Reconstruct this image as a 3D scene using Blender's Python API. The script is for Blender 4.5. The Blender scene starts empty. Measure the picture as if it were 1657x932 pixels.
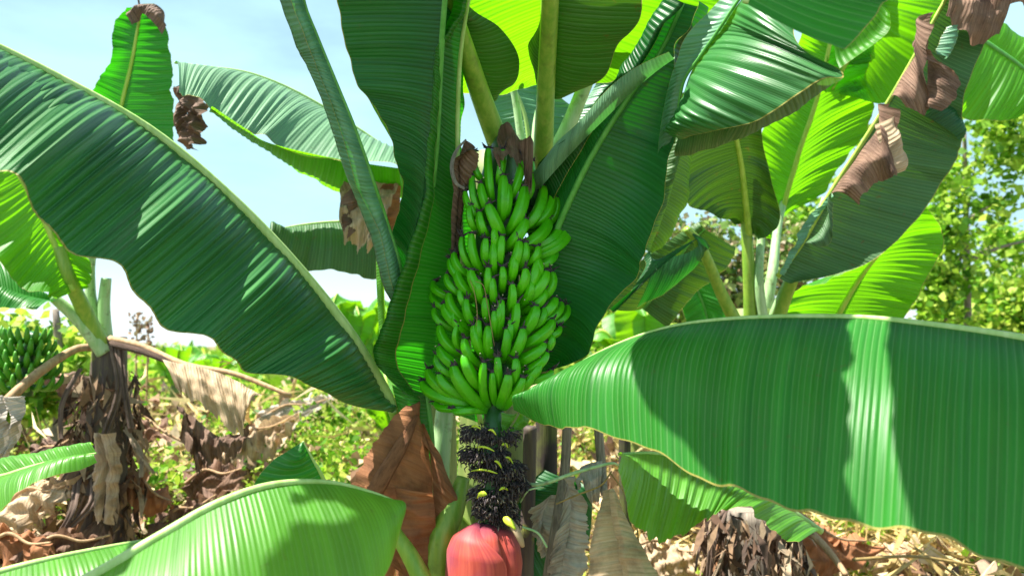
import bpy, math, random
import numpy as np
from mathutils import Vector
R = math.radians
rng = np.random.default_rng(7)
random.seed(7)
scene = bpy.context.scene
C = scene.collection

# ------------------------------------------------------------------ camera
CAM = np.array([0.0, 0.0, 1.5]); PITCH = R(4.3); FPX = 1252.0; W0, H0 = 1657.0, 932.0
cd = bpy.data.cameras.new('camera'); cam = bpy.data.objects.new('camera', cd); C.objects.link(cam)
cam.location = CAM; cam.rotation_euler = (R(90) + PITCH, 0, 0)
cd.sensor_width = 36; cd.lens = FPX / W0 * 36; cd.clip_start = 0.05; cd.clip_end = 3000
cd.dof.use_dof = True; cd.dof.focus_distance = 1.85; cd.dof.aperture_fstop = 3.4
scene.camera = cam
FW = np.array([0, math.cos(PITCH), math.sin(PITCH)]); UP = np.array([0, -math.sin(PITCH), math.cos(PITCH)]); RT = np.array([1.0, 0, 0])
def P(x, y, d):
    return CAM + FW * d + RT * ((x - W0 / 2) / FPX * d) + UP * ((H0 / 2 - y) / FPX * d)

# ------------------------------------------------------------------ world, sun, exposure
SUN_EL, SUN_AZ = R(64), R(-100)          # azimuth measured from +Y (view direction) towards +X
world = bpy.data.worlds.new('World'); scene.world = world; world.use_nodes = True
nt = world.node_tree; bg = nt.nodes['Background']
sky = nt.nodes.new('ShaderNodeTexSky'); sky.sky_type = 'NISHITA'; sky.sun_disc = False
sky.sun_elevation = SUN_EL; sky.sun_rotation = SUN_AZ; sky.altitude = 100; sky.air_density = 1.0; sky.dust_density = 1.6; sky.ozone_density = 1.2
tc = nt.nodes.new('ShaderNodeTexCoord'); mp = nt.nodes.new('ShaderNodeMapping'); mp.inputs['Scale'].default_value = (1.2, 1.2, 4.0)
nz = nt.nodes.new('ShaderNodeTexNoise'); nz.inputs['Scale'].default_value = 2.2; nz.inputs['Detail'].default_value = 8; nz.inputs['Roughness'].default_value = .55
rp = nt.nodes.new('ShaderNodeValToRGB'); rp.color_ramp.elements[0].position = .05; rp.color_ramp.elements[1].position = .55
mx = nt.nodes.new('ShaderNodeMixRGB'); mx.inputs[2].default_value = (4.4, 7.1, 8.0, 1)
nt.links.new(tc.outputs['Generated'], mp.inputs[0]); nt.links.new(mp.outputs[0], nz.inputs['Vector'])
nt.links.new(nz.outputs[0], rp.inputs[0])
sxz = nt.nodes.new('ShaderNodeSeparateXYZ'); nt.links.new(tc.outputs['Generated'], sxz.inputs[0])
hr = nt.nodes.new('ShaderNodeMapRange'); hr.interpolation_type = 'SMOOTHSTEP'; hr.inputs[1].default_value = .42; hr.inputs[2].default_value = .66; hr.inputs[3].default_value = 1; hr.inputs[4].default_value = 0   # haze thins out higher up
nt.links.new(sxz.outputs[2], hr.inputs[0]); mu = nt.nodes.new('ShaderNodeMath'); mu.operation = 'MULTIPLY'
nt.links.new(rp.outputs[0], mu.inputs[0]); nt.links.new(hr.outputs[0], mu.inputs[1]); nt.links.new(mu.outputs[0], mx.inputs[0])
hz = nt.nodes.new('ShaderNodeMapRange'); hz.interpolation_type = 'SMOOTHSTEP'; hz.inputs[1].default_value = 0; hz.inputs[2].default_value = .16; hz.inputs[3].default_value = .9; hz.inputs[4].default_value = 0
mw = nt.nodes.new('ShaderNodeMixRGB'); mw.inputs[2].default_value = (7.6, 8.4, 8.6, 1); nt.links.new(sxz.outputs[2], hz.inputs[0]); nt.links.new(hz.outputs[0], mw.inputs[0])   # pale horizon
nt.links.new(sky.outputs[0], mx.inputs[1]); nt.links.new(mx.outputs[0], mw.inputs[1]); nt.links.new(mw.outputs[0], bg.inputs[0])
bg.inputs[1].default_value = 0.055
sl = bpy.data.lights.new('sun', 'SUN'); sun = bpy.data.objects.new('sun', sl); C.objects.link(sun)
sl.energy = 5.0; sl.angle = R(0.5); sl.color = (1.0, 0.95, 0.86)
sdir = Vector((math.sin(SUN_AZ) * math.cos(SUN_EL), math.cos(SUN_AZ) * math.cos(SUN_EL), math.sin(SUN_EL)))
sun.rotation_euler = sdir.to_track_quat('Z', 'Y').to_euler()
scene.view_settings.view_transform = 'Standard'; scene.view_settings.look = 'None'
scene.view_settings.exposure = 1.55; scene.view_settings.gamma = 1
scene.render.engine = 'CYCLES'
try:
    scene.cycles.max_bounces = 8; scene.cycles.transmission_bounces = 6; scene.cycles.use_denoising = True
except Exception: pass

# ------------------------------------------------------------------ materials
class NT:
    def __init__(s, name):
        s.m = bpy.data.materials.new(name); s.m.use_nodes = True; s.t = s.m.node_tree; s.t.nodes.clear()
        s.out = s.n('ShaderNodeOutputMaterial')
    def n(s, k, **kw):
        x = s.t.nodes.new(k)
        for a, v in kw.items(): setattr(x, a, v)
        return x
    def l(s, a, b): s.t.links.new(a, b)
    def v(s, x):
        if isinstance(x, (int, float)):
            q = s.n('ShaderNodeValue'); q.outputs[0].default_value = x; return q.outputs[0]
        return x
    def math(s, op, a, b=None, clamp=False):
        q = s.n('ShaderNodeMath', operation=op, use_clamp=clamp)
        for i, x in enumerate((a, b)):
            if x is None: continue
            if isinstance(x, (int, float)): q.inputs[i].default_value = x
            else: s.l(x, q.inputs[i])
        return q.outputs[0]
    def mix(s, f, a, b, mode='MIX'):
        q = s.n('ShaderNodeMixRGB', blend_type=mode)
        for i, x in enumerate((f, a, b)):
            if isinstance(x, (int, float)): q.inputs[i].default_value = x
            elif isinstance(x, tuple): q.inputs[i].default_value = (*x, 1)
            else: s.l(x, q.inputs[i])
        return q.outputs[0]
    def noise(s, vec, scale, detail=4, rough=.5, dist=0):
        q = s.n('ShaderNodeTexNoise'); q.inputs['Scale'].default_value = scale; q.inputs['Detail'].default_value = detail
        q.inputs['Roughness'].default_value = rough; q.inputs['Distortion'].default_value = dist
        if vec is not None: s.l(vec, q.inputs['Vector'])
        return q.outputs[0]
    def mapping(s, vec, sc):
        q = s.n('ShaderNodeMapping'); q.inputs['Scale'].default_value = sc; s.l(vec, q.inputs[0]); return q.outputs[0]
    def ramp(s, f, a, b, c0=(0, 0, 0), c1=(1, 1, 1)):
        q = s.n('ShaderNodeValToRGB'); e = q.color_ramp.elements
        e[0].position = a; e[1].position = b; e[0].color = (*c0, 1); e[1].color = (*c1, 1); s.l(f, q.inputs[0]); return q.outputs[0]

def leaf_mat(name, top, under, trans, tw=.42, rough=.42, spec=.5, pitch=.011, vein=(.35, .55, .25), veinf=.22, rim=(.35, .33, .08), bump=.5, spots=.0, coat=0.0, streak=.5):
    """banana blade: UV 'm' in metres (u along rib, v from rib), UV 'n' normalised 0-1"""
    k = NT(name)
    um = k.n('ShaderNodeUVMap', uv_map='m').outputs[0]; un = k.n('ShaderNodeUVMap', uv_map='n').outputs[0]
    sx = k.n('ShaderNodeSeparateXYZ'); k.l(um, sx.inputs[0]); U, V = sx.outputs[0], sx.outputs[1]
    sn = k.n('ShaderNodeSeparateXYZ'); k.l(un, sn.inputs[0]); T = sn.outputs[1]
    wob = k.noise(k.mapping(um, (9, 1.5, 1)), 1.0, 2)
    ph = k.math('ADD', k.math('MULTIPLY', U, 2 * math.pi / pitch), k.math('MULTIPLY', wob, 9.0))
    sn1 = k.math('SINE', ph)
    vl = k.math('POWER', k.math('MULTIPLY', k.math('ADD', sn1, 1.0), .5), 14.0)           # thin vein lines
    fine = k.math('SINE', k.math('MULTIPLY', U, 2 * math.pi / .0023))
    st = k.noise(k.mapping(um, (120, 2.5, 1)), 1.0, 3, .6)                                # streaks along the veins
    bl = k.noise(um, 5.0, 5, .55)
    geo = k.n('ShaderNodeNewGeometry')
    base = k.mix(geo.outputs['Backfacing'], top, under)
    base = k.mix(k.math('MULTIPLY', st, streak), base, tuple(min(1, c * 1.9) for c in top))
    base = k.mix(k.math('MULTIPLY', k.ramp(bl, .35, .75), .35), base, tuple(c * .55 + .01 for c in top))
    pleat_shade = k.ramp(k.noise(k.mapping(um, (26, .35, 1)), 1.0, 3, .6), .3, .7, (.62, .66, .62), (1.22, 1.2, 1.15))  # light and dark of the pleats painted as colour bands
    base = k.mix(1.0, base, pleat_shade, 'MULTIPLY')
    base = k.mix(k.math('MULTIPLY', vl, veinf), base, vein)
    trb = pleat_shade
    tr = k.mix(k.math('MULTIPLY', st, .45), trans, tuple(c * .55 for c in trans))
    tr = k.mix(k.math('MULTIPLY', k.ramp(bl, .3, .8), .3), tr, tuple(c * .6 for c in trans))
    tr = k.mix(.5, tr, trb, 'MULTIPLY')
    rimf = k.math('GREATER_THAN', k.math('ADD', T, k.math('MULTIPLY', k.noise(k.mapping(um, (40, 40, 1)), 1, 2), .006)), .995)
    base = k.mix(rimf, base, rim); tr = k.mix(rimf, tr, rim)
    if spots > 0:
        sp = k.ramp(k.noise(um, 38, 4, .7), .60, .68)
        sf = k.math('MULTIPLY', k.math('MULTIPLY', sp, spots), k.ramp(k.noise(um, 3.5, 3), .4, .65))
        base = k.mix(sf, base, (.10, .07, .02)); tr = k.mix(sf, tr, (.2, .12, .02))
    h = k.math('ADD', k.math('MULTIPLY', sn1, .7), k.math('ADD', k.math('MULTIPLY', fine, .10), k.math('MULTIPLY', st, 1.0)))
    b = k.n('ShaderNodeBump'); b.inputs['Strength'].default_value = bump; b.inputs['Distance'].default_value = .0016; k.l(h, b.inputs['Height'])
    p = k.n('ShaderNodeBsdfPrincipled'); k.l(base, p.inputs['Base Color']); k.l(b.outputs[0], p.inputs['Normal'])
    k.l(k.math('ADD', k.math('MULTIPLY', st, .18), rough - .09), p.inputs['Roughness'])
    p.inputs['Specular IOR Level'].default_value = spec; p.inputs['Coat Weight'].default_value = coat; p.inputs['Coat Roughness'].default_value = .3
    t = k.n('ShaderNodeBsdfTranslucent'); k.l(tr, t.inputs[0]); k.l(b.outputs[0], t.inputs[1])
    m = k.n('ShaderNodeMixShader'); m.inputs[0].default_value = tw; k.l(p.outputs[0], m.inputs[1]); k.l(t.outputs[0], m.inputs[2])
    k.l(m.outputs[0], k.out.inputs[0]); return k.m

def dry_mat(name, c0, c1, tw=.2, pitch=.012, rough=.8, scale=1.0):
    k = NT(name)
    um = k.n('ShaderNodeUVMap', uv_map='m').outputs[0]
    sx = k.n('ShaderNodeSeparateXYZ'); k.l(um, sx.inputs[0])
    st = k.noise(k.mapping(um, (150 * scale, 5, 1)), 1, 4, .7); bl = k.noise(um, 11 * scale, 6, .65)
    w = k.math('SINE', k.math('ADD', k.math('MULTIPLY', sx.outputs[0], 2 * math.pi / pitch), k.math('MULTIPLY', bl, 8)))
    col = k.mix(k.ramp(st, .3, .7), c0, c1)
    col = k.mix(k.math('MULTIPLY', k.ramp(bl, .45, .7), .75), col, tuple(c * .32 for c in c0))
    b = k.n('ShaderNodeBump'); b.inputs['Strength'].default_value = .8; b.inputs['Distance'].default_value = .003
    k.l(k.math('ADD', k.math('MULTIPLY', w, .4), k.math('MULTIPLY', st, 1.5)), b.inputs['Height'])
    p = k.n('ShaderNodeBsdfPrincipled'); k.l(col, p.inputs['Base Color']); k.l(b.outputs[0], p.inputs['Normal']); p.inputs['Roughness'].default_value = rough
    t = k.n('ShaderNodeBsdfTranslucent'); k.l(col, t.inputs[0])
    m = k.n('ShaderNodeMixShader'); m.inputs[0].default_value = tw; k.l(p.outputs[0], m.inputs[1]); k.l(t.outputs[0], m.inputs[2])
    k.l(m.outputs[0], k.out.inputs[0]); return k.m

def fib_mat(name, c0, c1):
    k = NT(name); um = k.n('ShaderNodeUVMap', uv_map='m').outputs[0]
    st = k.noise(k.mapping(um, (4, 260, 1)), 1, 4, .7); bl = k.noise(um, 9, 5, .65)
    col = k.mix(k.ramp(st, .3, .7), c0, c1); col = k.mix(k.math('MULTIPLY', k.ramp(bl, .42, .68), .8), col, tuple(c * .3 for c in c0))
    b = k.n('ShaderNodeBump'); b.inputs['Strength'].default_value = .9; b.inputs['Distance'].default_value = .003; k.l(st, b.inputs['Height'])
    p = k.n('ShaderNodeBsdfPrincipled'); k.l(col, p.inputs['Base Color']); k.l(b.outputs[0], p.inputs['Normal']); p.inputs['Roughness'].default_value = .85
    k.l(p.outputs[0], k.out.inputs[0]); return k.m
def stem_mat(name, c0, c1, c2=None, rough=.45, sc=(60, 60, 4), blot=14, sss=0.0, spec=.5, f2=.8, lo=.55, hi=.72, bump=.3):
    k = NT(name); tc = k.n('ShaderNodeTexCoord').outputs['Object']
    st = k.noise(k.mapping(tc, sc), 1, 4, .6); bl = k.noise(tc, blot, 5, .6)
    col = k.mix(k.ramp(st, .35, .7), c0, c1)
    if c2: col = k.mix(k.math('MULTIPLY', k.ramp(bl, lo, hi), f2), col, c2)
    b = k.n('ShaderNodeBump'); b.inputs['Strength'].default_value = bump; b.inputs['Distance'].default_value = .003; k.l(st, b.inputs['Height'])
    p = k.n('ShaderNodeBsdfPrincipled'); k.l(col, p.inputs['Base Color']); k.l(b.outputs[0], p.inputs['Normal']); p.inputs['Roughness'].default_value = rough
    p.inputs['Specular IOR Level'].default_value = spec
    if sss: p.inputs['Subsurface Weight'].default_value = sss; p.inputs['Subsurface Radius'].default_value = (.01, .02, .005); p.inputs['Subsurface Scale'].default_value = .4
    k.l(p.outputs[0], k.out.inputs[0]); return k.m

M = {}
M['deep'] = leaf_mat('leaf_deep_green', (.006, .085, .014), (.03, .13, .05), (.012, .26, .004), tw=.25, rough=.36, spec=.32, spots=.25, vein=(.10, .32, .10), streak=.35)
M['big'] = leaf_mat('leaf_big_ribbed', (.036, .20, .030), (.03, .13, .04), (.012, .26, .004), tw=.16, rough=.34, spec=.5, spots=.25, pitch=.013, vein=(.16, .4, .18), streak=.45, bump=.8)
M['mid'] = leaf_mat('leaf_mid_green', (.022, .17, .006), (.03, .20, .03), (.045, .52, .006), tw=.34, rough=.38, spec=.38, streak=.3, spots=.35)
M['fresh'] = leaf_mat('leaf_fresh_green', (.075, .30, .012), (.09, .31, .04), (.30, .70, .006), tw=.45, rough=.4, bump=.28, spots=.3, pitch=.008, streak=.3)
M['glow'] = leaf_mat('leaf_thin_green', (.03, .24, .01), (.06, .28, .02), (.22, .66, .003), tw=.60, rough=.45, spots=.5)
M['olive'] = leaf_mat('leaf_olive_shaded', (.03, .12, .01), (.045, .13, .02), (.055, .15, .004), tw=.3, rough=.5, spots=.7)  # dark olive colour carries the shade on these leaves
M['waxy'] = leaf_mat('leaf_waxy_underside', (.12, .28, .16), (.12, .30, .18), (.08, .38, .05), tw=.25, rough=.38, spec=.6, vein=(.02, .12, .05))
M['pale'] = leaf_mat('leaf_pale_sunlit', (.20, .36, .20), (.12, .28, .16), (.08, .38, .05), tw=.25, rough=.42, spec=.5, vein=(.10, .25, .10), spots=.3)  # sunlit whitening of the blade painted into its base colour
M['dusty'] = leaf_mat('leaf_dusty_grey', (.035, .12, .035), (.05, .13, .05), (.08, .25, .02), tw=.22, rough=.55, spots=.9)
M['dry'] = dry_mat('dry_leaf_tan', (.50, .34, .19), (.72, .56, .38))
M['dry_red'] = dry_mat('dry_leaf_rust', (.36, .14, .055), (.47, .21, .09), tw=.25, pitch=.03)
M['dry_dark'] = dry_mat('dry_leaf_brown', (.10, .055, .035), (.26, .16, .11), tw=.12)
M['dry_mix'] = dry_mat('dry_leaf_mixed', (.15, .075, .045), (.38, .235, .16), tw=.3)
M['dry_grey'] = dry_mat('dry_leaf_grey', (.36, .31, .25), (.62, .56, .48), tw=.15)
M['fib_dark'] = fib_mat('dry_fibre_brown', (.08, .05, .04), (.24, .16, .12)); M['fib_tan'] = fib_mat('dry_fibre_tan', (.30, .20, .12), (.52, .40, .28)); M['fib_rust'] = fib_mat('dry_fibre_rust', (.16, .07, .03), (.34, .17, .08))
M['rib'] = stem_mat('midrib_pale_green', (.34, .56, .14), (.5, .68, .26), (.25, .45, .08), rough=.4)
M['rib_y'] = stem_mat('midrib_yellow_green', (.30, .50, .04), (.45, .60, .10), (.2, .32, .04), rough=.4)
M['rib_g'] = stem_mat('midrib_green', (.07, .30, .04), (.13, .42, .08), (.05, .22, .03), rough=.4)
M['petiole'] = stem_mat('petiole_green', (.16, .34, .03), (.30, .44, .06), (.09, .12, .02), rough=.38, blot=22, f2=.5)
M['petiole_pale'] = stem_mat('petiole_waxy', (.28, .50, .20), (.46, .62, .36), (.12, .13, .05), rough=.4, blot=30)
M['pseudo'] = stem_mat('pseudostem', (.10, .16, .03), (.22, .26, .07), (.05, .03, .02), rough=.6, blot=9, f2=1)
M['pseudo_shaded'] = stem_mat('pseudostem_shaded', (.05, .05, .015), (.10, .12, .02), (.03, .02, .018), rough=.8, blot=9, f2=1, sc=(90, 90, 5), lo=.4, hi=.6, bump=1)  # dark tone stands in for the shade on the sucker stems
M['pseudo_dark'] = stem_mat('pseudostem_dark', (.06, .04, .045), (.13, .10, .06), (.20, .24, .02), rough=.7, blot=12, lo=.6, hi=.7, bump=1)
M['dead_stem'] = stem_mat('dead_stalk', (.16, .13, .10), (.34, .29, .23), (.05, .04, .04), rough=.85, sc=(160, 160, 5), bump=1)
M['dead_rib'] = stem_mat('dead_midrib', (.34, .20, .10), (.52, .36, .20), (.12, .07, .04), rough=.8)
M['banana'] = stem_mat('unripe_banana_skin', (.055, .41, .001), (.095, .52, .002), (.022, .24, .001), rough=.36, sc=(8, 8, 8), blot=40, f2=.5, sss=.0, bump=.05)
M['banana_shaded'] = stem_mat('unripe_banana_shaded', (.05, .24, .006), (.09, .32, .01), (.03, .15, .008), rough=.5, sc=(8, 8, 8))  # skin colour darkened so the left bunch looks dimly lit
M['black'] = stem_mat('withered_flower_black', (.022, .015, .02), (.09, .07, .08), (.20, .16, .13), rough=.9, blot=60)
M['pip'] = stem_mat('withered_style_tip', (.55, .5, .33), (.7, .65, .45), rough=.8)
M['peduncle'] = stem_mat('fruit_stalk_green', (.015, .09, .018), (.03, .13, .025), (.02, .06, .02), rough=.4)  # stalk green darkened to deepen the shade inside the bunch
M['scar'] = stem_mat('bract_scar_yellow', (.45, .6, .02), (.6, .7, .06), rough=.5)
def bud_mat():
    k = NT('flower_bud_red'); tc = k.n('ShaderNodeTexCoord').outputs['Object']
    um = k.n('ShaderNodeUVMap', uv_map='n').outputs[0]
    st = k.noise(k.mapping(um, (45, 1.2, 1)), 1, 4, .65); bl = k.noise(tc, 12, 4, .6)
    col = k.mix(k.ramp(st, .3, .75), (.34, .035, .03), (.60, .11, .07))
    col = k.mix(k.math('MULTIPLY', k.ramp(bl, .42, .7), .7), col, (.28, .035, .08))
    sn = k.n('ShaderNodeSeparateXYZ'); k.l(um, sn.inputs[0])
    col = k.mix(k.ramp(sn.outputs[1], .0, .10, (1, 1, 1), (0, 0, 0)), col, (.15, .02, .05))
    b = k.n('ShaderNodeBump'); b.inputs['Strength'].default_value = .35; b.inputs['Distance'].default_value = .002; k.l(st, b.inputs['Height'])
    p = k.n('ShaderNodeBsdfPrincipled'); k.l(col, p.inputs['Base Color']); k.l(b.outputs[0], p.inputs['Normal']); p.inputs['Roughness'].default_value = .55; p.inputs['Specular IOR Level'].default_value = .3
    p.inputs['Sheen Weight'].default_value = .1; k.l(p.outputs[0], k.out.inputs[0]); return k.m
M['bud'] = bud_mat()
def scatter_mat(name, cols, tw, rough=.6, scale=6.0):
    k = NT(name); tc = k.n('ShaderNodeTexCoord').outputs['Object']
    at = k.n('ShaderNodeAttribute', attribute_name='tone').outputs['Fac']
    q = k.n('ShaderNodeValToRGB'); e = q.color_ramp.elements; n = len(cols)
    e[0].position = 0; e[0].color = (*cols[0], 1); e[1].position = 1; e[1].color = (*cols[-1], 1)
    for i in range(1, n - 1):
        x = e.new(i / (n - 1)); x.color = (*cols[i], 1)
    k.l(at, q.inputs[0])
    col = k.mix(.5, q.outputs[0], k.ramp(k.noise(tc, scale * 8, 3), .3, .7, (.35, .35, .35), (1.3, 1.3, 1.3)), 'MULTIPLY')
    p = k.n('ShaderNodeBsdfPrincipled'); k.l(col, p.inputs['Base Color']); p.inputs['Roughness'].default_value = rough
    t = k.n('ShaderNodeBsdfTranslucent'); k.l(col, t.inputs[0])
    m = k.n('ShaderNodeMixShader'); m.inputs[0].default_value = tw; k.l(p.outputs[0], m.inputs[1]); k.l(t.outputs[0], m.inputs[2])
    k.l(m.outputs[0], k.out.inputs[0]); return k.m
M['weeds'] = scatter_mat('weed_leaves', [(.06, .22, .01), (.20, .46, .02), (.42, .62, .05), (.60, .66, .14)], .5)
M['litter'] = scatter_mat('dry_litter', [(.08, .045, .03), (.28, .16, .09), (.50, .34, .19), (.70, .56, .36)], .15)
M['husk'] = scatter_mat('dry_husk', [(.05, .03, .02), (.14, .08, .05), (.26, .16, .09), (.50, .38, .25)], .15, .85)
M['straw'] = scatter_mat('straw', [(.34, .24, .08), (.64, .48, .17), (.80, .68, .34)], .1)
M['foliage'] = scatter_mat('tree_leaves', [(.06, .22, .01), (.20, .44, .02), (.40, .64, .05), (.58, .74, .12)], .55)
M['rusty'] = scatter_mat('rusty_bush', [(.32, .18, .12), (.12, .28, .04), (.30, .45, .08), (.42, .32, .22)], .3)
def ground_mat():
    k = NT('ground_soil'); tc = k.n('ShaderNodeTexCoord').outputs['Object']
    a = k.noise(tc, 3.0, 8, .65); b_ = k.noise(tc, 22.0, 6, .7)
    col = k.mix(k.ramp(a, .35, .65), (.13, .08, .045), (.10, .14, .03)); col = k.mix(k.ramp(b_, .4, .7), col, (.30, .21, .12))
    b = k.n('ShaderNodeBump'); b.inputs['Distance'].default_value = .04; k.l(b_, b.inputs['Height'])
    p = k.n('ShaderNodeBsdfPrincipled'); k.l(col, p.inputs['Base Color']); k.l(b.outputs[0], p.inputs['Normal']); p.inputs['Roughness'].default_value = .9
    k.l(p.outputs[0], k.out.inputs[0]); return k.m
M['ground'] = ground_mat()

# ------------------------------------------------------------------ mesh helpers
def catmull(pts, n):
    pts = np.asarray(pts, float)
    if len(pts) == 2: t = np.linspace(0, 1, n)[:, None]; return pts[0] * (1 - t) + pts[1] * t
    p = np.vstack([2 * pts[0] - pts[1], pts, 2 * pts[-1] - pts[-2]])
    m = len(pts) - 1; u = np.linspace(0, m, n); i = np.minimum(u.astype(int), m - 1); f = (u - i)[:, None]
    a, b, c, d = p[i], p[i + 1], p[i + 2], p[i + 3]
    return .5 * ((2 * b) + (-a + c) * f + (2 * a - 5 * b + 4 * c - d) * f * f + (-a + 3 * b - 3 * c + d) * f ** 3)

def mesh_obj(name, V, F, mats, parent=None, uvs=None, smooth=True, fmat=None, tone=None):
    V = np.asarray(V, float)
    if parent is not None:
        root = parent
        while root.parent: root = root.parent
        V = V - np.array(root.location)
    me = bpy.data.meshes.new(name)
    F = np.asarray(F, dtype=np.int64) if not isinstance(F, list) or len(set(map(len, F))) == 1 else F
    if isinstance(F, list): me.from_pydata(V.tolist(), [], F)
    else:
        k = F.shape[1]; me.vertices.add(len(V)); me.vertices.foreach_set('co', V.ravel())
        me.loops.add(F.size); me.loops.foreach_set('vertex_index', F.ravel().astype(np.int32))
        me.polygons.add(len(F)); me.polygons.foreach_set('loop_start', (np.arange(len(F)) * k).astype(np.int32))
        me.update(calc_edges=True)
    if smooth: me.polygons.foreach_set('use_smooth', [True] * len(me.polygons))
    if uvs:
        li = np.zeros(len(me.loops), dtype=np.int32); me.loops.foreach_get('vertex_index', li)
        for nm, uv in uvs.items():
            lay = me.uv_layers.new(name=nm); lay.data.foreach_set('uv', np.asarray(uv, float)[li].ravel())
    for m in (mats if isinstance(mats, (list, tuple)) else [mats]): me.materials.append(M[m] if isinstance(m, str) else m)
    if fmat is not None: me.polygons.foreach_set('material_index', np.asarray(fmat, dtype=np.int32))
    if tone is not None:
        a = me.attributes.new('tone', 'FLOAT', 'POINT'); a.data.foreach_set('value', np.asarray(tone, float))
    me.update(); me.validate()
    o = bpy.data.objects.new(name, me); C.objects.link(o)
    if parent is not None: o.parent = parent
    return o

def tag(o, label=None, cat=None, group=None, kind=None):
    if label: o['label'] = label
    if cat: o['category'] = cat
    if group: o['group'] = group
    if kind: o['kind'] = kind
    return o
def thing(name, loc, label, cat, group=None):
    o = bpy.data.objects.new(name, None); C.objects.link(o); o.location = tuple(float(x) for x in loc); o.empty_display_size = .1
    return tag(o, label, cat, group)

def gridf(nr, nc, off=0, closed=False):
    i = np.arange(nr - 1)[:, None]; j = np.arange(nc if closed else nc - 1)[None, :]
    j2 = (j + 1) % nc
    a = i * nc + j; b = i * nc + j2; c = (i + 1) * nc + j2; d = (i + 1) * nc + j
    return np.stack([a, b, c, d], -1).reshape(-1, 4) + off

def tube_data(path, rad, seg=10, flat=1.0, groove=0.0):
    """tube swept along path (world points); rad scalar or per-point"""
    path = np.asarray(path, float); n = len(path)
    rad = np.broadcast_to(np.asarray(rad, float), (n,))
    T = np.gradient(path, axis=0); T /= np.linalg.norm(T, axis=1)[:, None] + 1e-12
    ref = np.array([0, 1, 0.01]) if abs(T[:, 1]).mean() < .8 else np.array([0, 0, 1.0])
    A = np.cross(T, ref); A /= np.linalg.norm(A, axis=1)[:, None] + 1e-12; B = np.cross(A, T)
    th = np.linspace(0, 2 * np.pi, seg, endpoint=False)
    rr = 1 - groove * np.maximum(0, np.cos(th - np.pi / 2 * 1)) ** 4
    V = path[:, None, :] + rad[:, None, None] * (A[:, None, :] * (np.cos(th) * rr)[None, :, None] + B[:, None, :] * (np.sin(th) * rr * flat)[None, :, None])
    V = V.reshape(-1, 3); F = gridf(n, seg, closed=True)
    V = np.vstack([V, path[0], path[-1]]); k = len(V)
    c0 = [[(j + 1) % seg, j, k - 2, k - 2] for j in range(seg)]; c1 = [[(n - 1) * seg + j, (n - 1) * seg + (j + 1) % seg, k - 1, k - 1] for j in range(seg)]
    return V, F, np.array(c0 + c1)
def fix_caps(F, caps):   # caps are degenerate quads -> triangles list
    return F.tolist() + [c[:3].tolist() for c in caps]
def tube(name, path, rad, mat, parent=None, seg=10, n=30, flat=1.0, smoothpath=True, groove=0):
    p = catmull(path, n) if smoothpath else np.asarray(path)
    r = np.interp(np.linspace(0, 1, len(p)), np.linspace(0, 1, len(rad)), rad) if hasattr(rad, '__len__') else rad
    V, F, cp = tube_data(p, r, seg, flat, groove)
    uv = np.zeros((len(V), 2)); uv[:, 0] = np.arange(len(V)) % seg / seg; uv[:, 1] = np.arange(len(V)) / len(V)
    return mesh_obj(name, V, fix_caps(F, cp), mat, parent, {'m': uv, 'n': uv})
def px(pts): return [P(*p) for p in pts]

def snoise(x, seed, oct=3):
    r = np.random.default_rng(seed); o = np.zeros_like(x)
    for k in range(oct):
        f = 2.0 ** k; o += np.sin(x * f * (1 + .3 * r.random()) + r.random() * 6.28) / f * (.6 + .6 * r.random())
    return o / 1.6

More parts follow.
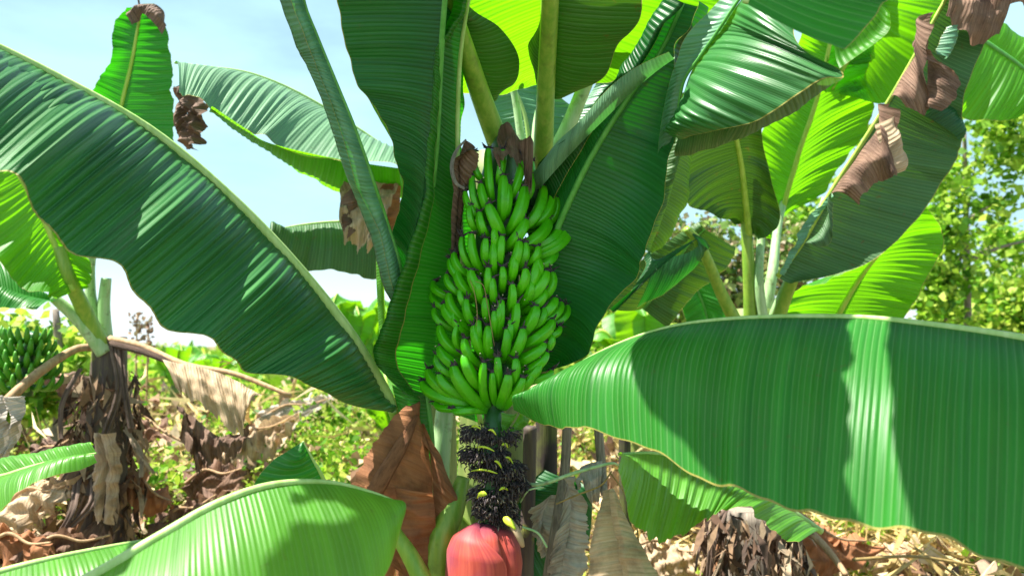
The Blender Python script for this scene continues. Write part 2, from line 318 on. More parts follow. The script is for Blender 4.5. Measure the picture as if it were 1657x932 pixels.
SEED = [100]
def blade_half(rib, edge, nr, nc, bulge=.02, pleat=.0012, pitch=.022, wave=.012, wl=.22, curl=None, seed=0, ragged=0.0, crumple=0.0, oct=3, wexp=1.3):
    rib = catmull(rib, nr); edge = catmull(edge, nr)
    d = np.linalg.norm(np.diff(rib, axis=0), axis=1); u = np.concatenate([[0], np.cumsum(d)])
    t = np.linspace(0, 1, nc)
    tt = t.copy(); lift = np.zeros(nc)
    if curl:
        tcut, back, lf = curl
        tt = np.where(t < tcut, t / tcut, 1 - (t - tcut) / (1 - tcut) * back)
        s = np.clip((t - tcut) / (1 - tcut), 0, 1); lift = lf * np.sin(np.minimum(s * 1.2, 1) * np.pi / 2)
    wid = np.linalg.norm(edge - rib, axis=1)
    Pts = rib[:, None, :] * (1 - tt[None, :, None]) + edge[:, None, :] * tt[None, :, None]
    Tn = np.gradient(rib, axis=0) + .3 * np.gradient(edge, axis=0); across = edge - rib
    N = np.cross(Tn, across + 1e-6); ln = np.linalg.norm(N, axis=1)[:, None]
    # average the normals where blade pinches
    Nav = N.sum(0); N = np.where(ln > 1e-7, N / (ln + 1e-12), Nav / (np.linalg.norm(Nav) + 1e-12))
    tocam = CAM - rib
    sgn = np.sign((N * tocam).sum(1)); s0 = np.sign(sgn.sum()) or 1; N = N * s0
    for _ in range(3): N[1:-1] = (N[:-2] + N[1:-1] + N[2:]) / 3
    N /= np.linalg.norm(N, axis=1)[:, None] + 1e-12
    ends = np.clip(np.minimum(wid / .05, 1), 0, 1)
    # fibres meet the rib obliquely; the pleats run along them
    uu = u + .006 * snoise(u * 30, seed + 5)
    tri = np.sin(2 * np.pi * uu / pitch); amp = (1 + .5 * snoise(u * 12, seed + 9)); tri = np.sign(tri) * np.abs(tri) ** .8
    env = np.sin(np.clip(t, 0, 1) * np.pi * .5) ** .5 * (1 - .35 * t) * np.clip((1.02 - t) / .15, 0, 1)
    D = bulge * np.sin(np.pi * tt)[None, :] * ends[:, None]
    D = D + pleat * (tri * amp)[:, None] * env[None, :] * ends[:, None]
    wv = snoise(u * 2 * np.pi / wl, seed + 1, oct)[:, None] * (tt ** wexp)[None, :]
    wv2 = np.sin((u * 2 * np.pi / (wl * .37))[:, None] + 2.0 * tt[None, :] + seed) * (tt ** 3)[None, :] * .05
    D = D + wave * (wv + wv2) * ends[:, None] + lift[None, :] * ends[:, None]
    if crumple:
        r = np.random.default_rng(seed + 3)
        for k in range(7):
            fu, fv = r.normal(0, 28), r.normal(0, 28); ph = r.random() * 6.28
            w = np.sin(u[:, None] * fu + (tt[None, :] * wid[:, None]) * fv + ph); D = D + crumple * (1 - 2 * np.abs(w)) * .35
    if ragged:
        r = np.random.default_rng(seed + 4); sh = ragged * (snoise(u * 90, seed, 3) + r.normal(0, .25, nr))
        Pts = Pts + (across * sh[:, None])[:, None, :] * (t ** 4)[None, :, None]
    Pts = Pts + N[:, None, :] * D[:, :, None]
    return Pts, u, wid, t, s0

def leaf(parent, rib, L=None, Rr=None, mat='mid', ribmat='rib_g', ribr=(.008, .003), label=None, name='leaf', res=1.0, curlL=None, curlR=None,
         back=None, ribz=0.0, world=False, nc=22, holes=None, **kw):
    """one leaf: blade mesh (both halves) + midrib child. Points are (px, py, depth)."""
    SEED[0] += 13; seed = SEED[0]
    rw = np.array(rib if world else px(rib))
    Ls = None if L is None else np.array(L if world else px(L)); Rs = None if Rr is None else np.array(Rr if world else px(Rr))
    if back is not None:     # the hidden half hangs down on the far side of the rib
        src = Ls if Ls is not None else Rs; view = (rw - CAM); view /= np.linalg.norm(view, axis=1)[:, None]
        b = rw + (src - rw) * back[0] + view * back[1] * np.clip(np.linalg.norm(src - rw, axis=1)[:, None] / .15, 0, 1)
        if Ls is None: Ls = b
        else: Rs = b
    length = np.linalg.norm(np.diff(catmull(rw, 60), axis=0), axis=1).sum()
    pitch = kw.get('pitch', .022)
    nr = int(max(24, min(620, length / pitch * 7 * res)))
    Vs, Fs, U1, U2 = [], [], [], []; off = 0
    for side, E, cu in ((1, Ls, curlL), (-1, Rs, curlR)):
        if E is None: continue
        Pt, u, wid, t, s0 = blade_half(rw, E, nr, nc, curl=cu, seed=seed + side, **kw)
        F = gridf(nr, nc, off)
        if s0 < 0: F = F[:, ::-1]
        # s0 orientation: faces whose normal looks to the camera
        uv1 = np.stack([np.broadcast_to(u[:, None], (nr, nc)), side * t[None, :] * wid[:, None] + 3 * (side < 0)], -1).reshape(-1, 2)
        uv2 = np.stack([np.broadcast_to(np.linspace(0, 1, nr)[:, None], (nr, nc)), np.broadcast_to(t[None, :], (nr, nc))], -1).reshape(-1, 2)
        uv1[:, 0] += seed * .37; Vs.append(Pt.reshape(-1, 3)); Fs.append(F); U1.append(uv1); U2.append(uv2); off += nr * nc
    V = np.vstack(Vs); F = np.vstack(Fs)
    o = mesh_obj(name, V, F, mat, parent, {'m': np.vstack(U1), 'n': np.vstack(U2)})
    if label: o['label'] = label
    if ribr:
        p = catmull(rw, 50); tocam = CAM - p; tocam /= np.linalg.norm(tocam, axis=1)[:, None]
        p = p + tocam * ribz
        r = np.interp(np.linspace(0, 1, 50), np.linspace(0, 1, len(ribr)), ribr)
        Vt, Ft, cp = tube_data(p, r, 8, .8)
        uv = np.zeros((len(Vt), 2)); mesh_obj('midrib', Vt, fix_caps(Ft, cp), ribmat, o, {'m': uv, 'n': uv})
    return o
def Z(pts, d):   # give a depth (or depth ramp) to pixel pairs
    n = len(pts); dd = np.interp(np.linspace(0, 1, n), np.linspace(0, 1, len(d)), d) if hasattr(d, '__len__') else [d] * n
    return [(x, y, float(q)) for (x, y), q in zip(pts, dd)]

def scatter(name, pts, size, mat, label, cat, elong=1.4, up=.5, curve=.2, parent=None, kind='stuff', tonef=None):
    n = len(pts); r = np.random.default_rng(len(pts) + 3)
    a = r.uniform(0, 2 * np.pi, n); el = r.normal(up, .45, n)
    d1 = np.stack([np.cos(a) * np.cos(el), np.sin(a) * np.cos(el), np.sin(el)], -1)
    s = r.normal(0, 1, (n, 3)); d2 = np.cross(d1, s); d2 /= np.linalg.norm(d2, axis=1)[:, None]; d3 = np.cross(d1, d2)
    L = (size[0] + (size[1] - size[0]) * r.random(n) ** 2)[:, None]; w = L / elong * .5
    p = pts; V = np.stack([p, p + d1 * L * .45 + d2 * w + d3 * L * curve * .5, p + d1 * L + d3 * L * -curve * .3, p + d1 * L * .45 - d2 * w + d3 * L * curve * .2], 1).reshape(-1, 3)
    F = np.arange(4 * n).reshape(-1, 4)
    tone = np.repeat(np.clip(r.random(n) if tonef is None else tonef(p, r), 0, 1), 4)
    o = mesh_obj(name, V, F, mat, parent, None, False, None, tone)
    if parent is None: tag(o, label, cat, None, kind)
    return o

# ------------------------------------------------------------------ ground
def gz(x, y):
    x = np.asarray(x, float); y = np.asarray(y, float)
    s = np.clip((y - 2.4) / 4.0, 0, 1); s = s * s * (3 - 2 * s)
    bump = .10 * np.sin(x * 1.3 + 1) * np.sin(y * 1.1) + .05 * np.sin(x * 3.1 + y * 2.3) + .02 * np.sin(x * 7.7 - y * 6.1)
    return s * (.62 + .12 * np.tanh((-x) / 3)) + bump * np.clip(y / 3, 0, 1) * np.clip(60 / (np.abs(y) + 60), 0, 1) + np.clip((y - 10) / 60, 0, 1) * .6
def build_ground():
    ys = np.concatenate([np.linspace(-6, 14, 130), np.geomspace(14.5, 900, 40)]); xs = np.concatenate([-np.geomspace(900, 12.5, 30), np.linspace(-12, 12, 120), np.geomspace(12.5, 900, 30)])
    X, Y = np.meshgrid(xs, ys); V = np.stack([X, Y, gz(X, Y)], -1).reshape(-1, 3)
    o = mesh_obj('ground', V, gridf(len(ys), len(xs)), 'ground'); tag(o, kind='structure')
build_ground()
def base_at(x, d):
    p = P(x, 560, d); return (p[0], p[1], float(gz(p[0], p[1])))

# ------------------------------------------------------------------ MAIN PLANT
main = thing('banana_plant', base_at(800, 2.42), 'large banana plant in the centre carrying a heavy hanging bunch of green bananas', 'banana plant')
bx_, by_, bz_ = main.location
def pseudostem(parent, x, d, ytop, r0, r1, mat='pseudo', lean=0, n=26, name='pseudostem'):
    b = base_at(x, d); top = P(x + lean, ytop, d)
    path = [(b[0] * (1 - t) + top[0] * t, b[1] * (1 - t) + top[1] * t, (b[2] - .05) * (1 - t) + top[2] * t) for t in np.linspace(0, 1, 6)]
    return tube(name, path, (r0, r0 * .9, r1), mat, parent, seg=18, n=n)
pseudostem(main, 800, 2.48, 250, .13, .075)
# leaf A: big leaf sweeping up and left
ribA = [(-200, 0, 1.50), (-60, 50, 1.58), (100, 128, 1.68), (250, 215, 1.78), (380, 325, 1.88), (480, 430, 1.96), (560, 530, 2.04), (610, 610, 2.1), (640, 668, 2.14)]
edA = [(-330, 130, 1.12), (-210, 165, 1.16), (-60, 250, 1.25), (75, 355, 1.37), (215, 472, 1.50), (335, 560, 1.62), (440, 606, 1.75), (540, 640, 1.94), (640, 670, 2.13)]
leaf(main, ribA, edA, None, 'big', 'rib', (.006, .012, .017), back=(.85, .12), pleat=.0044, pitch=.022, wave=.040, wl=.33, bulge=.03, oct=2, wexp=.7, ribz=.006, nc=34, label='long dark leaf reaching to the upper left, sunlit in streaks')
tube('leaf_stalk', px([(636, 660, 2.13), (660, 720, 2.18), (700, 800, 2.25), (770, 880, 2.36)]), (.017, .022, .03), 'petiole', main)
# leaf C: dark upright leaf, top left of the bunch
leaf(main, Z([(738, -150), (720, 0), (712, 120), (705, 250), (692, 350), (668, 470), (660, 600)], (1.72, 2.25)),
     Z([(535, -150), (547, 0), (568, 110), (620, 200), (650, 290), (638, 380), (640, 480)], (1.8, 2.2)), None, 'deep', 'rib_g', (.006, .010), back=(-.12, .10), pleat=.0010, wave=.014, wl=.3, bulge=-.03,
     label='dark upright leaf above and left of the bunch')
leaf(main, Z([(640, 150), (655, 215), (668, 300), (672, 380)], (2.02, 2.2)), Z([(586, 138), (612, 190), (640, 240), (652, 310)], (2.0, 2.16)), None, 'glow', None, None, pleat=.0006, wave=.006, wl=.2, label='bright rim of the upright leaf')
# leaf D: green leaf just left of the bunch with a rolled edge
leaf(main, Z([(778, -100), (758, 0), (744, 100), (740, 230), (744, 350), (752, 480), (762, 600), (778, 685)], (1.86, 2.28)),
     Z([(770, -90), (752, 0), (712, 78), (697, 170), (688, 300), (640, 470), (604, 572), (650, 634)], (1.78, 2.05)), Z([(790, -100), (765, 0), (750, 100), (750, 230), (760, 350), (775, 480), (790, 600), (800, 680)], (2.0, 2.35)),
     'mid', 'rib', (.005, .009), curlL=(.86, .22, .02), pleat=.0012, pitch=.02, wave=.012, wl=.35, bulge=-.03, label='green leaf behind the left side of the bunch with a rolled edge')
# leaf E: narrow folded leaf showing its waxy underside
leaf(main, Z([(480, -90), (491, 0), (513, 60), (543, 133), (573, 206), (598, 276), (612, 318), (626, 360), (648, 437), (642, 490)], (1.7, 2.05)),
     Z([(435, -90), (450, 0), (478, 73), (500, 118), (530, 192), (553, 266), (570, 310), (600, 385), (616, 454), (640, 500)], (1.66, 2.03)), None, 'waxy', 'rib_g', (.004, .006), back=(.7, .03), pleat=.0007, pitch=.03, wave=.006, bulge=.018, curlL=(.8, .3, .008), label='narrow folded leaf with a waxy grey green underside')
leaf(main, Z([(612, 318), (626, 360), (640, 400), (648, 437)], (1.98, 2.03)), Z([(545, 235), (575, 310), (604, 385), (634, 470)], (1.96, 2.03)), None, 'waxy', None, None, pleat=.0006, wave=.004, bulge=-.01)
# lower upright pieces under D
leaf(main, Z([(690, 635), (697, 700), (698, 760), (693, 795)], (2.12, 2.15)), Z([(634, 622), (650, 690), (670, 745), (690, 793)], (2.1, 2.15)), None, 'mid', 'rib_g', (.008, .012), pleat=.0008, bulge=.03, wave=.003, label='rolled lower leaf')
leaf(main, Z([(625, 400), (622, 470), (628, 540), (640, 580)], 2.26), Z([(608, 400), (610, 480), (615, 550), (625, 590)], 2.25), None, 'fresh', None, None, pleat=.0006, wave=.003)
# leaf G: dark leaf right of the bunch
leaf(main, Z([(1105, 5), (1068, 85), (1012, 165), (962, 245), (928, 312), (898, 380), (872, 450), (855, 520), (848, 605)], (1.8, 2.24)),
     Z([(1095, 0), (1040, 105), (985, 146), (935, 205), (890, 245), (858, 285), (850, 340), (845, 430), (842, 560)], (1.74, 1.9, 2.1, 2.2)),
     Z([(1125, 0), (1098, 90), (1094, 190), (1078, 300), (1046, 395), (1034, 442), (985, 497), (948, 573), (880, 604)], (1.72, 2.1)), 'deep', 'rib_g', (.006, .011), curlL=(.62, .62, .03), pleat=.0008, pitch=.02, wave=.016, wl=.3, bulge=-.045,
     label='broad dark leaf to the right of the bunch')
leaf(main, Z([(1245, -60), (1196, 0), (1165, 46), (1132, 93), (1106, 133), (1096, 190), (1090, 232)], (1.62, 1.86)), Z([(1215, -60), (1168, 0), (1112, 56), (1094, 100), (1080, 146), (1070, 200), (1064, 250)], (1.7, 1.84)), None, 'waxy', 'rib_g', (.003, .004), pleat=.0010, pitch=.02, wave=.004, bulge=-.012, label='curled strip with sunlit paleness in its colour')  # pale waxy colour stands in for sunlight on this strip
leaf(main, Z([(1092, 92), (1030, 143), (986, 186), (933, 239), (884, 293), (872, 310)], (1.72, 2.1)), Z([(1082, 84), (1023, 114), (984, 144), (938, 196), (898, 234), (862, 280)], (1.68, 2.06)), None, 'pale', None, None, pleat=.0003, wave=.004, wl=.5, oct=2, bulge=.012, label='pale blue green curled margin of the dark right leaf')
# leaf H: glossy folded leaf upper right, upper surface to the camera
leaf(main, Z([(1260, -70), (1200, 0), (1165, 46), (1132, 93), (1110, 140), (1097, 224)], (1.7, 1.82)), Z([(1330, -40), (1292, 64), (1360, 116), (1312, 134), (1212, 201), (1099, 225)], (1.70, 1.50, 1.42, 1.45, 1.56, 1.8)), None,
     'big', None, None, pleat=.0024, pitch=.022, wave=.016, wl=.3, bulge=.05, nc=40, label='glossy ribbed leaf folded over, sunlit white')
leaf(main, Z([(1360, 116), (1312, 134), (1262, 170), (1212, 201), (1160, 192), (1097, 224)], (1.43, 1.46, 1.52, 1.58, 1.68, 1.83)), Z([(1362, 120), (1310, 160), (1265, 192), (1195, 222), (1150, 242), (1092, 254)], (1.66, 1.9)), None, 'dusty', None, None, pleat=.0008, wave=.004, bulge=.012, label='shaded underside of the folded leaf')
leaf(main, Z([(1206, 6), (1222, -40), (1255, -110), (1310, -190)], (1.30, 1.28)), Z([(1368, 82), (1416, 30), (1444, -15), (1490, -80)], (1.16, 1.18)), None, 'mid', 'rib', (.006, .006), pleat=.0024, pitch=.02, wave=.010, bulge=-.02, label='ribbed leaf cut by the top of the picture')
leaf(main, Z([(1350, 60), (1385, 60), (1412, 30), (1425, 5)], 1.6), Z([(1358, 112), (1400, 82), (1438, 50), (1440, 20)], 1.58), None, 'glow', None, None, pleat=.001, wave=.004, bulge=-.01)
# leaf K: bright back-lit leaf over the bunch
leaf(main, Z([(884, 150), (889, 60), (893, -60), (898, -230)], (2.42, 2.2, 2.02, 1.95)), Z([(868, 138), (745, 150), (692, 10), (720, -180)], (2.42, 2.25, 2.05, 1.95)), Z([(900, 152), (1046, 107), (1178, -8), (1090, -200)], (2.42, 2.25, 2.0, 1.9)),
     'glow', None, None, pleat=.0012, pitch=.024, wave=.012, wl=.3, bulge=-.02, nc=30, label='bright sun-shot leaf seen from below above the bunch')
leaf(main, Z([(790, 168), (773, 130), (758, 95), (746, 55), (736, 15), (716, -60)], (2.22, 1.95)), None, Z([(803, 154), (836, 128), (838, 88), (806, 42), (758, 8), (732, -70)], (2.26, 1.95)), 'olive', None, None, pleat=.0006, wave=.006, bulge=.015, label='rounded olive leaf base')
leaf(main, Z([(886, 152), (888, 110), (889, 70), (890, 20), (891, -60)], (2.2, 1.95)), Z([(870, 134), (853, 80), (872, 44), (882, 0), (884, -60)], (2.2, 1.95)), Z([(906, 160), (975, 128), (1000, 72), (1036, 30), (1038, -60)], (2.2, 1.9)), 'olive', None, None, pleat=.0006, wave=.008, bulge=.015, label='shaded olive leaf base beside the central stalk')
# petioles of the crown
for nm, pts, rr, mt in [
    ('leaf_stalk', [(818, 262, 2.26), (800, 215, 2.2), (778, 155, 2.13), (758, 95, 2.04), (742, 45, 1.97), (705, -70, 1.8)], (.034, .027, .02), 'petiole'),
    ('leaf_stalk', [(878, 290, 2.3), (880, 220, 2.22), (885, 110, 2.1), (890, 0, 1.95), (895, -160, 1.75)], (.032, .024, .022), 'petiole'),
    ('leaf_stalk', [(890, 262, 2.36), (915, 215, 2.34), (950, 130, 2.3), (990, 30, 2.25)], (.028, .022, .02), 'petiole_pale'),
    ('leaf_stalk', [(850, 262, 2.40), (842, 215, 2.4), (832, 150, 2.4), (815, 80, 2.38)], (.014, .012, .01), 'petiole_pale'),
    ('leaf_stalk', [(868, 262, 2.42), (872, 190, 2.44), (895, 110, 2.45)], (.02, .016, .012), 'petiole_pale')]:
    tube(nm, px(pts), rr, mt, main, n=26, seg=14, groove=.25)
# pale leaves glimpsed behind the crown
leaf(main, Z([(858, 255), (850, 190), (830, 140), (800, 90)], (2.6, 2.6)), Z([(800, 250), (790, 200), (770, 150), (750, 100)], 2.6), Z([(920, 262), (950, 200), (900, 150), (850, 100)], 2.62), 'waxy', 'rib', (.008, .005), pleat=.0014, bulge=-.02, label='pale leaf behind the crown')
leaf(main, Z([(950, 250), (985, 190), (1010, 130), (1030, 90)], 2.55), Z([(900, 258), (935, 190), (965, 135), (1010, 85)], 2.56), Z([(990, 240), (1020, 180), (1040, 120), (1050, 90)], 2.6), 'waxy', 'rib', (.008, .005), pleat=.0014)
def on_blade(rib, edge, pts, bulge=.03):
    r = catmull(rib, 80); e = catmull(edge, 80); t = np.linspace(-.5, 1.5, 61)
    G = r[:, None] * (1 - t[None, :, None]) + e[:, None] * t[None, :, None]; G[:, :, 2] -= bulge * np.clip(np.sin(np.pi * t), 0, 1)[None]
    G = G.reshape(-1, 3); return [(x, y, float(G[np.argmin((G[:, 0] - x) ** 2 + (G[:, 1] - y) ** 2), 2])) for x, y in pts]
def shadow_caster(parent, A_, B_, L, mat, label):  # added unseen leaf, outlined along the sun ray to cast a chosen shadow
    a = np.array(px(A_)) + np.array(sdir) * L; b = np.array(px(B_)) + np.array(sdir) * L
    leaf(parent, (a + b) / 2 + np.array([0, 0, .05]), a, b, mat, 'rib', (.012, .008, .004), world=True, res=.4, pleat=.002, wave=.02, label=label)
shadow_caster(main, Z([(515, -150), (525, 0), (545, 110), (600, 200), (630, 290), (618, 380), (620, 500), (640, 600)], (1.8, 2.25)), Z([(790, -150), (760, 0), (745, 120), (735, 250), (720, 350), (700, 470), (690, 560), (690, 640)], (1.72, 2.25)), 1.45, 'deep', 'added unseen leaf above the picture shading the dark upright leaf')
shadow_caster(main, [(760, -90, 1.75), (740, 0, 1.8), (698, 80, 1.85), (680, 180, 1.9), (670, 300, 1.93), (622, 470, 1.95), (590, 572, 1.95), (640, 660, 2.05)], [(800, -90, 2.0), (790, 0, 2.0), (780, 80, 2.1), (770, 180, 2.1), (775, 300, 2.15), (790, 470, 2.2), (800, 572, 2.2), (800, 690, 2.2)], 1.6, 'mid', 'added unseen leaf above the picture shading the leaf with the rolled edge')
shadow_caster(main, [(770, 230, 2.0), (740, 330, 2.0), (700, 450, 2.0), (690, 560, 2.0), (700, 700, 2.0)], [(900, 230, 2.0), (960, 330, 2.0), (985, 450, 2.0), (960, 560, 2.0), (850, 720, 2.0)], 1.7, 'deep', 'added unseen leaf above the picture shading the bunch')
# dry sheath remains at the top of the bunch
leaf(main, Z([(752, 226), (742, 262), (744, 300), (740, 350), (735, 425)], (2.0, 2.08)), Z([(770, 240), (733, 262), (731, 282), (732, 340), (728, 420)], (1.97, 2.06)), Z([(775, 250), (765, 285), (752, 310), (748, 360), (742, 425)], (2.0, 2.1)), 'dry_dark', None, None, name='dry_bract', pleat=.002, wave=.008, ragged=.1, bulge=.01, label='dark withered bract beside the bunch')
tube('dry_bract', px([(754, 226, 1.96), (738, 245, 1.94), (731, 270, 1.93), (737, 295, 1.93), (752, 306, 1.93)]), (.002, .005, .005, .003), 'dry_grey', main, flat=.5)
leaf(main, Z([(862, 214), (840, 214), (818, 216), (806, 226)], 2.12), Z([(862, 280), (846, 268), (824, 262), (800, 274)], (1.98, 2.0)), None, 'dry_mix', None, None, name='dry_bract', pleat=.001, wave=.02, ragged=.3, bulge=.04, crumple=.03, label='grey withered bract on top of the bunch')

# ------------------------------------------------------------------ bunch
AX, AD = 806.0, 2.12
bunch_path = px([(822, 225, 2.2), (812, 262, 2.16), (806, 330, AD), (804, 450, AD), (803, 560, AD), (801, 640, 2.08), (799, 700, 2.03), (797, 780, 2.0), (793, 862, 1.99)])
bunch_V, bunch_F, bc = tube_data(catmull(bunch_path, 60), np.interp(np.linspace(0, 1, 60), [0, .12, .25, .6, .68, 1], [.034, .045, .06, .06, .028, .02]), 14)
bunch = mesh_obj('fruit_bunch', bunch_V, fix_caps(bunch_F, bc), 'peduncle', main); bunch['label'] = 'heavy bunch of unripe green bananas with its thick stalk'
BAN = [(767,246,771,285,14),(790,242,794,321,15.5),(814.5,244,807,290,15.5),(844,258,830,316,15.5),(751,286,753,302,9),(764,286,773,344,14),(753,311,771,352,13),(778,299,789,340,15.5),
(814.5,286,813,350,19),(857,283,856,322,14),(849,304,830,370,22),(791,333,812,378,22),(879,303,858,365,21),(893,311,874,360,19),(900,321,889,365,16),(850,357,825,396,20),(887,357,848,398,22),
(905,362,876,396,19),(915,367,876,406,17),(920,373,876,414,17),(763,380,773,437,16),(747.5,385,758,432,13),(786,388,786,427,16),(812,384,807,427,16),(840,392,827,437,17),(870,401,858,425,15),(869,420,866,455,18),
(723,445,744,476,14),(739.5,439.5,763,479,17),(762,439.5,780,479,19),(790,435,791,476,15),(813.5,434,813.5,465,15),(850,437,841,473,18),(868,426,850,473,20),(883,441,850,484,23),(893,442,880,484,18),
(702,456,720,478,14),(727,476,746.5,518,17),(720,494,749,529,20),(755,486,763,523,16),(785.6,484,788,518,15.5),(811,487,806.5,540,16),(836,492.5,827.5,545.5,17),(829,462,827.5,501,16),(866.5,498,847,537,22),
(897,484,866.5,512,21),(907,490,875,523,17),(917,495,897,526,15),(893,519,850,557,20),(739.5,529,741,565,13),(713,527.5,738,571,18),(767.5,529,780,571,18),(790,529,791,573.5,16.5),(820.5,534,816,576,16),
(845.6,534,830,576,19),(879,557,841,582,20),(890,543,883,568,16),(883,572,852.6,601,19),(752,550,766,587,17),(713,562,741,593,19),(752,576,772,621,22),(783,587.5,783,647.5,16),(805,579,808,626.5,15),
(797,604,799.5,646,13.5),(834,582,830,621,18),(822,607,811,649,20),(845.6,612.6,819,651.6,19),(735,593,774.5,651.6,24),(693.5,598.6,741,640.5,20),(711.6,607,746.5,638,21),(684,618,752,649,20),
(705,651,760,655,14),(735,663,774,657,15),(892,601,855,615,15),(707,576,727,607,15),(704,500,724,530,14),(700,472,722,500,13),(905,530,880,545,14),(872,590,846,618,17),(862,604,838,632,16),(880,470,862,498,17),(775,455,778,486,15),
(860,262,850,300,13),(735,410,752,446,14),(898,405,872,432,16),(729,420,748,455,14),(776,345,785,380,16),(832,415,828,452,16),(800,505,800,540,14),(799,395,797,440,15),(797,452,799,490,14),(808,500,806,530,13),(826,520,822,556,15),(775,520,778,556,14),(760,335,767,372,14),(800,372,802,405,14),(850,395,845,430,16),(858,455,850,490,15),(735,505,748,540,14),(880,500,866,530,15),(745,470,757,500,14),(822,300,820,345,15)]
prof_s = np.array([0, .06, .14, .25, .4, .6, .75, .86, .93, .97, 1.0]); prof_r = np.array([.42, .42, .6, .85, .98, 1.0, .97, .90, .80, .70, .62])
def bunch_R(y): return np.interp(y, [240, 300, 380, 450, 560, 620, 665], [.075, .12, .15, .17, .185, .19, .15])
def penta(a):
    q = 2 * np.pi / 5; return np.cos(q / 2) / np.cos((a % q) - q / 2)
def banana(k, tx, ty, bx, by, w):
    rg = np.random.default_rng(k)
    Rr = bunch_R(ty) ; dxt = (tx - AX) * 2.0 / FPX; dxb = (bx - AX) * 2.0 / FPX
    dt = AD - math.sqrt(max(Rr ** 2 - dxt ** 2, .0009)) * 1.0 + rg.uniform(-.006, .006)
    Rb = bunch_R(by + 10) * .93; db = AD - math.sqrt(max(Rb ** 2 - dxb ** 2, .0012)) * .98
    tip = P(tx, ty, dt); belly = P(bx, by, db)
    axp = P(AX + (bx - AX) * .12, by + 14, AD - .015)
    inner = belly * .42 + axp * .58 + np.array([0, 0, -.004])
    b2 = belly + (belly - axp) * .22 + np.array([0, 0, -.004])
    n = 26; t = np.linspace(0, 1, n)[:, None]
    # cubic: inner -> low belly -> up to the tip
    c1 = b2; c2 = belly * .35 + tip * .65 + (tip - axp) * .10
    c2 = .45 * c2 + .55 * (tip - np.array([0, 0, .45]) * np.linalg.norm(tip - belly) + (tip - axp) * .06)
    path = (1 - t) ** 3 * inner + 3 * (1 - t) ** 2 * t * c1 + 3 * (1 - t) * t * t * c2 + t ** 3 * tip
    path = np.vstack([path]); r0 = w * .5 * 2.0 / FPX * .99
    d = np.linalg.norm(np.diff(path, axis=0), axis=1); s = np.concatenate([[0], np.cumsum(d)]); s /= s[-1]
    rad = np.interp(s, prof_s, prof_r) * r0
    T = np.gradient(path, axis=0); T /= np.linalg.norm(T, axis=1)[:, None]
    ref = np.cross(T[5], T[-3]); ref = ref / np.linalg.norm(ref) if np.linalg.norm(ref) > .05 else np.array([1.0, 0, 0])
    A = np.cross(T, np.cross(ref, T)); A /= np.linalg.norm(A, axis=1)[:, None]; B = np.cross(A, T)
    seg = 25; th = np.linspace(0, 2 * np.pi, seg, endpoint=False); ph = rg.uniform(0, 6.28)
    lob = .08 + .98 * penta(th - ph)
    V = (path[:, None] + rad[:, None, None] * (A[:, None] * (np.cos(th) * lob)[None, :, None] + B[:, None] * (np.sin(th) * lob)[None, :, None])).reshape(-1, 3)
    F = gridf(n, seg, closed=True).tolist(); mi = [0] * len(F)
    # tip cap
    V = V.tolist(); V.append((tip + T[-1] * .001).tolist()); c = len(V) - 1
    for j in range(seg): F.append([(n - 1) * seg + j, (n - 1) * seg + (j + 1) % seg, c]); mi.append(1)
    # withered black flower: ragged tepals + a thin style with a pale tip
    def add(Va, Fa, capsa, m):
        off = len(V); V.extend(Va.tolist())
        for f in fix_caps(Fa, capsa): F.append([q + off for q in f]); mi.append(m)
    U = T[-1]; side = np.cross(U, [0, 1, 0.2]); side /= np.linalg.norm(side); oth = np.cross(U, side)
    Va, Fa, ca = tube_data([tip - U * .001, tip + U * .004, tip + U * .008], [r0 * .52, r0 * .56, r0 * .35], 8); add(Va, Fa, ca, 1)
    for q in range(rg.integers(6, 10)):
        a = rg.uniform(0, 6.28); dr = side * math.cos(a) + oth * math.sin(a); L = rg.uniform(.010, .026)
        pts = [tip + U * .003, tip + U * L * .4 + dr * L * .45, tip + U * L * rg.uniform(.3, .9) + dr * L * rg.uniform(.6, 1.1) + rg.normal(0, .0015, 3)]
        Va, Fa, ca = tube_data(catmull(pts, 5), [.0032, .0030, .0024, .0018, .0009], 4, .6); add(Va, Fa, ca, 1)
    if rg.random() < .6:
        dr = side * rg.normal(0, .5) + oth * rg.normal(0, .5) - np.array([0, .4, 0]); L = rg.uniform(.015, .028)
        pts = catmull([tip + U * .004, tip + U * L * .6 + dr * L * .3, tip + U * L * .8 + dr * L * .9 + rg.normal(0, .002, 3)], 6)
        Va, Fa, ca = tube_data(pts, .0006, 4); add(Va, Fa, ca, 1)
        e = pts[-1]; Va, Fa, ca = tube_data([e - U * .0015, e - U * .0008, e + U * .0008, e + U * .0015], [.0008, .0017, .0017, .0007], 6); add(Va, Fa, ca, 2)
    o = mesh_obj('banana', V, F, ['banana', 'black', 'pip'], bunch, None, True, mi); o['group'] = 'green bananas of the central bunch'
for k, b in enumerate(BAN): banana(k, *b)

